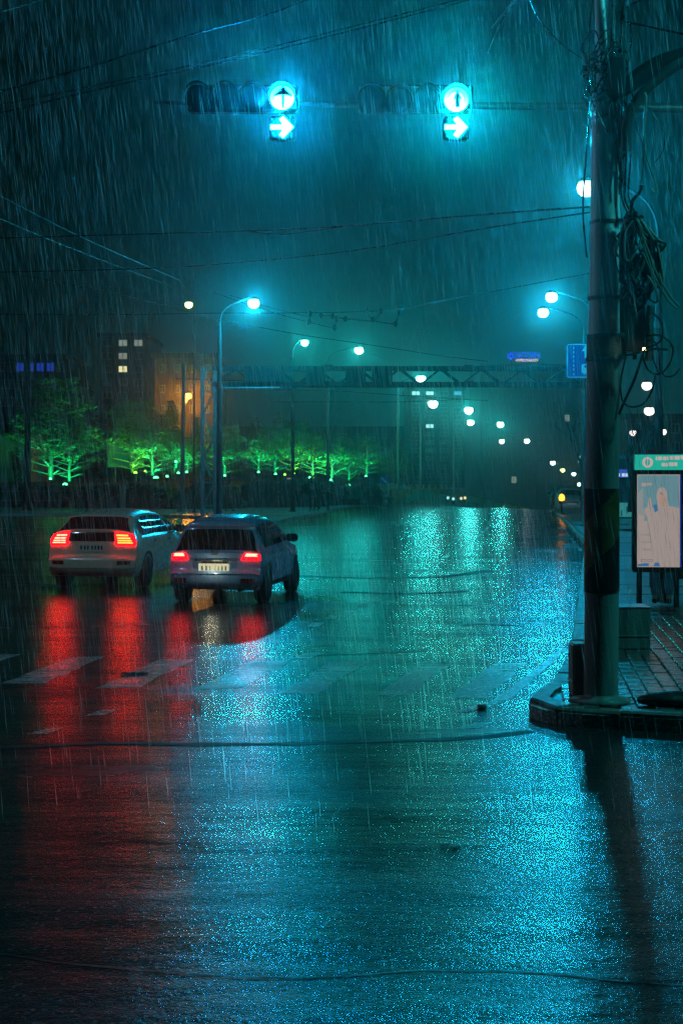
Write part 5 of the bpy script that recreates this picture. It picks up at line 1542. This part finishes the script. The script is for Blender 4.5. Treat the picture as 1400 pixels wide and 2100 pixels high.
# ---- left car: pale hatch with wide striped lights
profL = [(.12, .27), (.01, .37), (-.01, .55), (.05, .62), (.06, .78), (.07, .90), (.09, 1.04), (.16, 1.09), (.44, 1.31), (.50, 1.37), (.9, 1.43), (1.5, 1.46), (2.2, 1.42), (2.55, 1.34), (3.25, 1.0), (3.75, .92), (4.1, .80), (4.28, .6), (4.3, .42), (4.22, .26)]
wL = [(.2, .78), (.4, .85), (.7, .86), (.9, .83), (1.05, .77), (1.3, .64), (1.48, .56)]
dL = 26.0; xL = (186 - 700) * dL / K
carL, cL = build_car('family_car', 'pale family car driving away at the left, wide striped tail lights', profL, wL, 4.3, M_CARW, (.75, 3.45), .31, (xL, dL, 0), HEAD, 0)
cL.sheet(6.95, 8.15, (-.92, .92), (-.88, .88), .006, 6, 14).build('rear_window', M_GLASS, carL)
cL.sheet(4.85, 6.1, (-.54, .54), (-.56, .56), .006, 5, 10).build('lower_rear_window', M_GLASS, carL)
cL.sheet(13.1, 13.95, (-.88, .88), (-.93, .93), .006, 6, 12).build('windscreen', M_GLASS, carL)
cL.sheet(6.3, 6.85, (-.90, .90), (-.90, .90), .035, 3, 12, .03).build('spoiler', M_CARW, carL)
cL.sheet(1.2, 3.0, (-1.0, 1.0), (-1.0, 1.0), .022, 6, 16).build('bumper', M_CARW, carL)
b = MB(); b.box((0, 0, 0), (.50, .012, .15), bev=.004); pl = b.build('number_plate', M_PLATE, carL, tuple(cL.S(3.9, 0, .02)))
b = MB()
for k, xx in enumerate((-.19, -.12, -.06, .02, .08, .14, .20)): b.box((xx, -.008, 0), (.03, .004, .07))
b.build('plate_characters', M_BLACK, pl)
for sx in (-1, 1):
    def F(a, c): return (min(sx * a, sx * c), max(sx * a, sx * c))
    o = cL.sheet(4.35, 5.95, F(.56, 1.0), F(.58, 1.0), .02, 6, 6).build('tail_light', M_TAIL, carL)
    for k in range(4):
        s0 = 4.55 + k * .33
        cL.sheet(s0, s0 + .17, F(.61, .94 - .02 * k), F(.61, .94 - .02 * k), .03, 2, 5).build('light_bar', M_TAILCY if sx > 0 else M_TAILC, o)
    cL.sheet(1.5, 1.85, F(.62, .9), F(.62, .9), .03, 2, 4).build('reflector', M_REFL, carL)
    for q in (((.62, .98), (1.35, 1.0), (1.33, 1.33), (.88, 1.32)), ((1.43, 1.0), (2.3, 1.0), (2.12, 1.31), (1.42, 1.34)), ((2.38, 1.0), (2.92, 1.01), (2.62, 1.19), (2.22, 1.30))):
        cL.side_patch(q, sx, .006).build('side_window', M_GLASS, carL)
    for yy in (1.39, 2.34):
        cL.side_patch(((yy - .006, .32), (yy + .006, .32), (yy + .006, .96), (yy - .006, .96)), sx, .003, 1, 6).build('door_seam', M_BLACK, carL)
        cL.side_patch(((yy - .28, .84), (yy - .09, .84), (yy - .09, .88), (yy - .28, .88)), sx, .03, 4, 2).build('door_handle', M_RIM, carL)
    cL.side_patch(((.5, .94), (2.95, .965), (2.95, .985), (.5, .96)), sx, .008, 10, 1).build('window_trim', M_RIM, carL)
    b = MB(); x_ = cL.X(2.8, 1.0); b.box((0, 0, 0), (.20, .12, .14), bev=.035)
    mi = b.build('wing_mirror', M_BLACK, carL, (sx * (x_ + .13), 2.75, 1.04))
    b = MB(); b.box((-sx * .11, .02, -.03), (.1, .04, .04)); b.build('mirror_arm', M_BLACK, mi)
# ---- parked cars, seen from the front, at the right
def parked(label, px, d, paint, amber):
    x = (px - 700) * d / K
    t, c = build_car('parked_car', label, profL, wL, 4.3, paint, (.75, 3.45), .31, (x, d + 4.3, KZ - .03), math.pi + HEAD * .7, 0, group='cars parked by the bus stop')
    c.sheet(13.1, 13.95, (-.88, .88), (-.93, .93), .006, 6, 12).build('windscreen', M_GLASS, t)
    c.sheet(6.95, 8.15, (-.92, .92), (-.88, .88), .006, 6, 14).build('rear_window', M_GLASS, t)
    for sx in (-1, 1):
        F = lambda a, e: (min(sx * a, sx * e), max(sx * a, sx * e))
        c.sheet(15.7, 16.3, F(.55, .96), F(.6, .96), .02, 3, 5).build('headlight', M_LENSOFF, t)
        for q in (((.62, .98), (1.35, 1.0), (1.33, 1.33), (.88, 1.32)), ((1.43, 1.0), (2.3, 1.0), (2.12, 1.31), (1.42, 1.34))):
            c.side_patch(q, sx, .006).build('side_window', M_GLASS, t)
        b = MB(); b.box((0, 0, 0), (.2, .12, .14), bev=.035); b.build('wing_mirror', M_BLACK, t, (sx * (c.X(2.8, 1.0) + .13), 2.75, 1.04))
    if amber:
        o = c.sheet(16.2, 16.6, (-.98, -.55), (-.98, -.55), .03, 2, 4)
    c.sheet(16.7, 17.1, (-.5, .5), (-.5, .5), .02, 2, 6).build('grille', M_BLACK, t)
    b = MB(); b.box((0, 0, 0), (.5, .012, .13), bev=.004); b.build('number_plate', M_PLATE, t, tuple(c.S(17.3, 0, .03)))
    return t, c
parked('pale car parked facing the camera between the kerb and the utility pole', 1190, 80, M_CARS, False)
tD, cD = parked('dark car parked behind the pale one with a warning light', 1172, 92, M_CARD, True)
wl_ = thing('turn_light', 'orange turn light of the dark parked car on an added stand', 'blinker', tuple(P(1151, 1020, 78.5)))  # the dark car's turn light, set up on an added stand
b = MB(); b.lathe([(.03, -.2), (.15, -.16), (.17, 0), (.10, .16), (.001, .2)], 12); b.build('lens', glow('turn_light_orange', (1, .33, .02), 5, False), wl_)
b = MB(); b.box((0, 0, -.28), (.3, .3, .14), bev=.03); b.build('base', M_BLACK, wl_)
b = MB(); b.tube([(0, 0, -.3), (0, 0, -1.0)], .04, 8); b.build('stand', M_DARK, wl_)

# ---- bus at the stop
dB = 53.0; kB = dB / K
bc = P(1296, 985, dB)
bus = thing('city_bus', 'city bus standing at the stop behind the poster panel, seen from behind', 'bus', (bc.x, dB, 0.0), -math.atan(.165))
BW, BH, BL = 2.45, 2.95, 10.5
b = MB(); b.box((0, BL / 2, .35 + (BH - .35) / 2), (BW, BL, BH - .35), bev=.14); b.build('body', M_BUS, bus)
def bz(py): return CAM_H - (py - HOR) * kB
b = MB(); b.box((0, -.02, (bz(1031) + bz(1060)) / 2), (2.0, .05, bz(1031) - bz(1060)), bev=.03); rw = b.build('rear_window', glow('bus_cabin_glow', (.03, .22, .22), 1.0, False), bus)
b = MB(); b.box((0, -.02, bz(972)), (1.5, .06, .36), bev=.02); dsp = b.build('destination_display', M_BLACK, bus)
b = MB(); b.box((-.35, -.056, bz(971)), (.52, .012, .30), bev=.003); b.build('lit_panel', glow('bus_display', (.05, .18, .95), .5, False), dsp)
b = MB()
for (x0, w0) in ((-.54, .15), (-.34, .10), (-.22, .09)): b.box((x0, -.066, bz(974)), (w0, .008, .12))
b.build('display_digits', glow('bus_digits', (.7, .9, 1), .8, False), dsp)
for (y0, y1, m, nm) in ((1064, 1075, M_BUSW, 'trim'), (1076, 1085, M_BUSW, 'bumper'), (1102, 1106, M_GALV, 'trim')):
    b = MB(); b.box((0, -.03, (bz(y0) + bz(y1)) / 2), (2.3, .06, bz(y0) - bz(y1)), bev=.01); b.build(nm, m, bus)
for sx in (-1, 1):
    b = MB(); b.box((sx * 1.02, -.03, bz(1066)), (.16, .05, .3), bev=.02); b.build('tail_light', M_TAILR, bus)
    for k in range(5):
        b = MB(); b.box((sx * (BW / 2 + .004), 1.2 + k * 1.95, 2.0), (.03, 1.7, .95), bev=.01); b.build('side_window', M_GLASS, bus)
    for y_ in (2.2, 8.2): wheel(bus, sx * (BW / 2 - .13), y_, .46, .28, sx)
b = MB()
for k in range(9): b.box((-.8 + k * .2, -.055, bz(1046) - .06 * (k % 3)), (.05, .006, .22 + .05 * (k % 2)))
b.build('window_stickers', M_BUSW, rw)
for (xx, zz) in ((-.62, bz(1035)), (.1, bz(1038)), (.62, bz(1036))):
    b = MB(); b.box((xx, -.056, zz), (.06, .008, .05)); b.build('cabin_light', L_TEAL, rw)

# ================================================================== POSTER PANEL
dA = 20.0; kA = dA / K
ac = P(1349, 1255, dA)
ad = thing('poster_panel', 'lit street poster panel with a green header beside the bus stop', 'poster panel', tuple(ac), -.10)
fw, fh = 104 * kA, 212 * kA
zc = (1255 - 1068) * kA
b = MB(); b.box((0, .08, zc), (fw, .16, fh), bev=.02); b.build('cabinet', M_DARK, ad)
pw_, ph_ = 86 * kA, 190 * kA
M_POST = glow('poster_white', (.33, .27, .25), 1.0); M_POSTB = glow('poster_blue', (.115, .235, .27), 1.0, False); M_POSTM = glow('poster_pale_blue', (.22, .255, .255), 1.0, False)
M_POSTD = glow('poster_strong_blue', (.03, .14, .32), 1.0, False); M_POSTG = glow('poster_grey_line', (.24, .225, .22), 1.0, False); M_POSTK = glow('poster_dark_line', (.10, .09, .11), 1.0, False); M_POSTS = glow('poster_skin', (.36, .235, .19), 1.0, False)
M_EDGE = glow('poster_edge_blue', (.005, .02, .25), 1.0, False)
def face(ol, y, m, name, par): 
    b = MB(); b.plate([(x * kA, z * kA + zc) for x, z in ol], .003, 'y', (0, y, 0)); return b.build(name, m, par)
b = MB(); b.box((0, -.004, zc), (pw_, .012, ph_)); post = b.build('poster', M_POST, ad)
def Q(cx, cy): return (cx / 100 * 86 - 43, 95 - cy / 100 * 190)      # per cent of poster from upper left
def blob(cx, cy, rx_, ry_, n=20): return [Q(cx + rx_ * math.cos(2 * math.pi * k / n), cy + ry_ * math.sin(2 * math.pi * k / n)) for k in range(n)]
face([Q(2, 1), Q(98, 1), Q(98, 36), Q(2, 36)], -.013, M_POSTB, 'sky_print', post)
face([Q(2, 36), Q(20, 36), Q(20, 47), Q(2, 42)], -.0135, M_POSTM, 'sky_print', post)
face([Q(2, 20), Q(14, 14), Q(16, 36), Q(2, 36)], -.0145, M_POSTM, 'cloud_print', post)
face(blob(58, 24, 13, 10.5), -.016, M_POST, 'hood_print', post)
face([Q(44, 46), Q(45, 32), Q(52, 27), Q(70, 27), Q(74, 34), Q(97, 36), Q(98, 70), Q(40, 70), Q(38, 52)], -.0165, M_POST, 'jacket_print', post)
face([Q(26, 26), Q(31, 25), Q(34, 30), Q(35, 36), Q(40, 42), Q(42, 52), Q(22, 52), Q(16, 38), Q(24, 35)], -.0166, M_POST, 'hand_print', post)
face(blob(59, 28, 7, 7), -.0195, M_POSTS, 'face_print', post)
face([Q(54, 19), Q(60, 21), Q(61, 22), Q(54, 20.5)], -.0225, M_POSTK, 'hair_print', post)
face([Q(64, 24), Q(66, 28), Q(66.5, 31), Q(65, 28)], -.0225, M_POSTK, 'hair_print', post)
face([Q(38, 33), Q(46, 32), Q(48, 39), Q(41, 41)], -.0230, M_POSTD, 'phone_print', post)
face([Q(15, 50), Q(20, 43), Q(24, 50)], -.0230, M_POSTB, 'sleeve_print', post)
for k, (a0, a1, yy, hh) in enumerate(((10, 14, 11, 4), (14, 28, 10.5, 2.6))):
    face([Q(a0, yy - hh / 2), Q(a1 + 6, yy - hh / 2), Q(a1 + 6, yy + hh / 2), Q(a0, yy + hh / 2)], -.0232, M_POST, 'logo_print', post)
for (a0, a1, yy) in ((8, 32, 65), (10, 34, 73), (12, 32, 81)):
    for j in range(5):
        x0 = a0 + (a1 - a0) * j / 5
        face([Q(x0, yy - 1.0), Q(x0 + 3.6, yy - 1.0), Q(x0 + 3.6, yy + 1.0), Q(x0, yy + 1.0)], -.0234, M_POSTG, 'text_print', post)
for x0 in (9, 24):
    o_ = face([Q(x0, 91.5), Q(x0 + 12, 91.5), Q(x0 + 12, 94), Q(x0, 94)], -.0236, M_POSTK, 'badge_print', post)
    face([Q(x0 + .9, 91.9), Q(x0 + 11.1, 91.9), Q(x0 + 11.1, 93.6), Q(x0 + .9, 93.6)], -.0267, M_POST, 'badge_print', post)
face([Q(1, 99), Q(1, 97), Q(20, 95.5), Q(27, 96), Q(27, 99)], -.0240, M_POSTD, 'corner_print', post)
face([Q(38, 99), Q(42, 95), Q(50, 95), Q(54, 99)], -.0240, M_POSTD, 'corner_print', post)
b = MB(); b.box((pw_ / 2 + .009, -.006, zc), (.016, .016, ph_)); b.build('edge_light', M_EDGE, ad)
# header
hz = (1255 - 948) * kA; hw, hh_ = 112 * kA, 33 * kA
b = MB(); b.box((7 * kA, .06, hz), (hw, .12, hh_), bev=.006); hd_ = b.build('header', mat('header_case', (.02, .12, .09), .4), ad)
b = MB(); b.box((7 * kA, -.004, hz), (hw - .01, .008, hh_ - .01)); b.build('header_face', glow('header_green', (.015, .40, .30), 1.0), hd_)
M_HW = glow('header_white', (.46, .40, .38), 1.0, False)
def hx(px): return (px - 1349) * kA
b = MB(); b.plate(disc_outline(11 * kA, 22), .003, 'y', (hx(1327), -.014, hz)); em = b.build('emblem', M_HW, hd_)
M_HG = glow('header_green_mark', (.015, .33, .27), 1.0, False)
for sx in (-1, 1):
    b = MB(); b.plate([(sx * .004, -.045), (sx * .016, -.05), (sx * .03, -.02), (sx * .034, .01), (sx * .02, .045), (sx * .006, .04)][::sx], .003, 'y', (hx(1327), -.019, hz)); b.build('emblem_leaf', M_HG, em)
for (x0, x1, py) in ((1343, 1347, 940), (1348, 1356, 940), (1357, 1369, 940), (1371, 1380, 939), (1381, 1392, 939), (1393, 1402, 938), (1355, 1363, 953), (1364, 1369, 953), (1370, 1387, 952)):
    b = MB(); b.box(((hx(x0) + hx(x1)) / 2, -.014, hz + (948 - py) * kA), ((x1 - x0 - .6) * kA, .004, 7.5 * kA)); b.build('header_lettering', M_HW, hd_)
for sx in (-.36, .36):
    b = MB(); b.box((sx * fw, .08, (zc - fh / 2) / 2), (.07, .08, zc - fh / 2), bev=.008); b.build('leg', M_DARK, ad)
b = MB(); b.box((0, .08, .03), (fw * .95, .3, .06), bev=.01); b.build('base_plate', M_CONC, ad)
for sx in (-.4, .4):
    b = MB(); b.box((sx * fw, .08, zc + fh / 2 + .05), (.05, .05, .12)); b.build('header_strut', M_DARK, ad)
# shelter side wall beyond (dark low wall)
sw = thing('shelter_bench', 'dark low bench wall behind the poster panel', 'bench', (P(1425, 985, 21.5).x, 21.5, KZ))
b = MB(); b.box((0, 0, .42), (1.2, .4, .10), bev=.02); b.build('seat', M_DARK, sw)
for sx in (-.5, .5):
    b = MB(); b.box((sx, 0, .18), (.1, .34, .36), bev=.01); b.build('leg', M_DARK, sw)
b = MB(); b.box((0, .22, .75), (1.2, .06, .5), bev=.02); b.build('backrest', M_DARK, sw)
# no stopping sign behind header
nc = P(1335, 948, 24.5); 
ns = thing('no_stopping_sign', 'round red and blue no stopping sign behind the green header', 'road sign', (nc.x, nc.y, KZ))
zz = nc.z - KZ; rr = 27 * 24.5 / K
b = MB(); b.tube([(0, .04, 0), (0, .04, zz + rr)], .03, 10); b.build('post', M_GALV, ns)
b = MB(); b.plate(disc_outline(rr, 28), .02, 'y', (0, 0, zz)); dk = b.build('disc', M_SIGNR, ns)
b = MB(); b.plate(disc_outline(rr * .72, 28), .004, 'y', (0, -.008, zz)); b.build('blue_centre', M_SIGNB, dk)
b = MB(); b.plate([(-.62 * rr, .46 * rr), (-.46 * rr, .62 * rr), (.62 * rr, -.46 * rr), (.46 * rr, -.62 * rr)], .004, 'y', (0, -.014, zz)); b.build('red_bar', M_SIGNR, dk)

# ================================================================== PEOPLE AND DOG
def person(label, base, rz, H, jacket, trousers, stride, hair=M_HAIR, arm_out=.0, lean=0):
    t = thing('person', label, 'person', tuple(base), rz); s = H / 1.75
    hip = Vector((0, 0, .92)); chest = Vector((0, lean * .5, 1.30)); neck = Vector((0, lean * .8, 1.48)); head = Vector((0, lean * .9 - .02, 1.64))
    V = []; E = []; Rr = []
    def add(p, r, par=None):
        V.append(tuple(Vector(p) * s)); Rr.append((r[0] * s, r[1] * s) if isinstance(r, tuple) else r * s)
        if par is not None: E.append((par, len(V) - 1))
        return len(V) - 1
    ihip = add(hip, (.15, .11)); iw = add((0, lean * .2, 1.08), (.14, .10), ihip); ic = add(chest, (.17, .11), iw); inn = add(neck, .055, ic)
    ihd = add(head - Vector((0, 0, .06)), (.075, .085), inn); itop = add(head + Vector((0, 0, .06)), (.07, .08), ihd)
    nose = add(head + Vector((0, -.105, -.03)), (.018, .018), ihd)
    legs = {}
    for sx in (-1, 1):
        k = stride * sx
        th = add((sx * .09, 0, .84), .085, ihip); kn = add((sx * .10, -.08 * abs(stride) - k * .16, .48), .060, th); an = add((sx * .10, -k * .34 + .03, .09), .042, kn); toe = add((sx * .11, -k * .34 - .14, .04), .038, an)
        legs[sx] = ((sx * .09, 0, .84), (sx * .10, -.08 * abs(stride) - k * .16, .48), (sx * .10, -k * .34 + .03, .12))
    arms = {}
    for sx in (-1, 1):
        k = -stride * sx
        sh = (sx * .19, lean * .6, 1.40); el = (sx * (.25 + arm_out), -k * .10 + lean * .4 + .02, 1.13); wr = (sx * (.24 + arm_out), -k * .24 - .08 + lean * .3, .90)
        i1 = add(sh, .055, ic); i2 = add(el, .043, i1); i3 = add(wr, .030, i2)
        hnd = add((wr[0], wr[1] - .03, wr[2] - .07), (.040, .022), i3)
        for f in range(4): 
            a = add((wr[0] + (f - 1.5) * .018 * 1, wr[1] - .045, wr[2] - .12 - (.02 if f in (1, 2) else 0)), .009, hnd)
            add((wr[0] + (f - 1.5) * .018, wr[1] - .065, wr[2] - .155 - (.02 if f in (1, 2) else 0)), .008, a)
        add((wr[0] - sx * .04, wr[1] - .06, wr[2] - .09), .011, hnd)
        arms[sx] = (sh, el, (wr[0] * .99, wr[1] + .01, wr[2] + .03))
    skin('body', V, E, Rr, M_SKIN, t, 1, 0)
    def cloth(name, nodes, edges, m, root=0):
        skin(name, [tuple(Vector(p) * s) for p, _ in nodes], edges, [((r[0] * s, r[1] * s) if isinstance(r, tuple) else r * s) for _, r in nodes], m, t, 1, root)
    cloth('jacket', [((0, 0, .86), (.185, .145)), ((0, lean * .2, 1.08), (.175, .135)), (chest, (.20, .14)), ((0, lean * .75, 1.45), (.09, .08)), (arms[-1][0], .08), (arms[-1][1], .066), (arms[-1][2], .050), (arms[1][0], .08), (arms[1][1], .066), (arms[1][2], .050)],
          [(0, 1), (1, 2), (2, 3), (2, 4), (4, 5), (5, 6), (2, 7), (7, 8), (8, 9)], jacket, 1)
    cloth('trousers', [((0, 0, .93), (.165, .125)), (legs[-1][0], .105), (legs[-1][1], .080), (legs[-1][2], .062), (legs[1][0], .105), (legs[1][1], .080), (legs[1][2], .062)], [(0, 1), (1, 2), (2, 3), (0, 4), (4, 5), (5, 6)], trousers)
    cloth('hair', [(head + Vector((0, .02, .02)), (.088, .095)), (head + Vector((0, .02, .085)), (.075, .085)), (head + Vector((0, .055, -.04)), (.075, .06))], [(0, 1), (0, 2)], hair)
    for sx in (-1, 1):
        a = Vector(legs[sx][2]); 
        cloth('shoe', [((a.x, a.y + .03, .06), .052), ((a.x, a.y - .07, .05), (.048, .044)), ((a.x, a.y - .17, .04), (.042, .034))], [(0, 1), (1, 2)], M_BLACK)
    return t
g1 = G(640, 1049, KZ)
person('person in dark clothes standing on the island kerb beside a dog', g1, math.radians(200), 1.80, M_CLOTHK, M_CLOTHK, .12)
g2 = G(470, 1048, KZ)
person('person in dull red clothes walking across the island at left', g2, math.radians(80), 1.76, M_CLOTHR, M_CLOTHR, .55)
g3 = P(1356, 1243, 21.2)
person('person in blue jeans waiting behind the poster panel', (g3.x, 21.2, KZ), math.radians(170), 1.74, M_CLOTHK, M_DENIM, .10)
# dog lying half up beside the person
gd = G(664, 1049, KZ)
dog = thing('dog', 'large dark dog crouching on the pavement at the standing person feet', 'dog', (gd.x, gd.y, KZ), 0)
Vd = [(-.36, 0, .38), (-.12, 0, .42), (.18, 0, .44), (.34, 0, .50), (.46, 0, .60), (.52, -.02, .62), (.64, -.03, .57), (.70, -.03, .55),
      (-.50, 0, .34), (-.62, .02, .20), (-.66, .06, .10),
      (-.34, -.10, .30), (-.22, -.13, .20), (-.40, -.13, .12), (-.30, -.13, .03), (-.34, .10, .30), (-.22, .13, .20), (-.40, .13, .12), (-.30, .13, .03),
      (.20, -.10, .30), (.18, -.11, .17), (.20, -.11, .04), (.26, -.11, .03), (.24, .10, .30), (.26, .11, .17), (.30, .11, .04), (.36, .11, .03),
      (.45, -.06, .70), (.45, .06, .70)]
Ed = [(0, 1), (1, 2), (2, 3), (3, 4), (4, 5), (5, 6), (6, 7), (0, 8), (8, 9), (9, 10), (0, 11), (11, 12), (12, 13), (13, 14), (0, 15), (15, 16), (16, 17), (17, 18), (2, 19), (19, 20), (20, 21), (21, 22), (2, 23), (23, 24), (24, 25), (25, 26), (4, 27), (4, 28)]
Rd = [(.12, .13), (.12, .13), (.14, .17), (.10, .12), .085, .075, .045, .03, .04, .03, .015, .075, .05, .03, .028, .075, .05, .03, .028, .06, .04, .032, .03, .06, .04, .032, .03, .025, .025]
skin('body', Vd, Ed, Rd, M_FUR, dog, 1, 1)
b = MB(); b.lathe([(.095, -.02), (.10, 0), (.095, .02)], 14); b.build('collar', M_SIGNR, dog, (.40, 0, .55), (0, .7, 0))
for sy in (-1, 1):
    b = MB(); b.lathe([(.001, -.010), (.010, 0), (.001, .010)], 8, (.575, sy * .045 - .02, .625)); b.build('eye', M_BLACK, dog)

# ================================================================== RAIN
def rain():
    random.seed(1234)
    N = 60000
    vs = []; fs = []
    for i in range(N):
        y = 8.0 + 32 * (R() ** .8)
        hw = .27 * y + 1.2
        x = U(-hw, hw); z = U(.05, 2 + .36 * y + .8)
        l = U(.12, .36) * (1 + y * .010); r = (.0005 + .0013 * R() ** 3) * (1 + y * .03)
        sl = .10 + .09 * mnoise.noise(Vector((x * .15, y * .1, z * .15))) + U(-.03, .03)
        dx, dy = sl * l, U(-.02, .02) * l
        k = len(vs)
        vs.append((x, y, z)); vs.append((x + dx, y + dy, z - l))
        mx, my, mz = x + dx * .55, y + dy * .55, z - l * .55
        vs += [(mx + r, my, mz), (mx - r * .5, my + r * .87, mz), (mx - r * .5, my - r * .87, mz)]
        fs += [(k, k + 3, k + 2), (k, k + 4, k + 3), (k, k + 2, k + 4), (k + 1, k + 2, k + 3), (k + 1, k + 3, k + 4), (k + 1, k + 4, k + 2)]
    me = bpy.data.meshes.new('rain'); me.from_pydata(vs, [], fs); me.materials.append(rain_material()); me.update()
    o = bpy.data.objects.new('rain', me); COL.objects.link(o); stuff(o)
rain()

# ================================================================== HAZE
hm = bpy.data.materials.new('haze_air'); hm.use_nodes = True
hn = hm.node_tree; hn.nodes.clear()
ho = hn.nodes.new('ShaderNodeOutputMaterial'); hv = hn.nodes.new('ShaderNodeVolumePrincipled')
hv.inputs['Color'].default_value = (.72, .95, .93, 1)
hv.inputs['Density'].default_value = HAZE_DENSITY
hv.inputs['Anisotropy'].default_value = HAZE_ANISO
hn.links.new(hv.outputs['Volume'], ho.inputs['Volume'])
b = MB(); x0, x1, y0, y1, z0, z1 = -480, 480, -40, 560, -32, 60
b.box(((x0 + x1) / 2, (y0 + y1) / 2, (z0 + z1) / 2), (x1 - x0, y1 - y0, z1 - z0))
stuff(b.build('haze', hm))
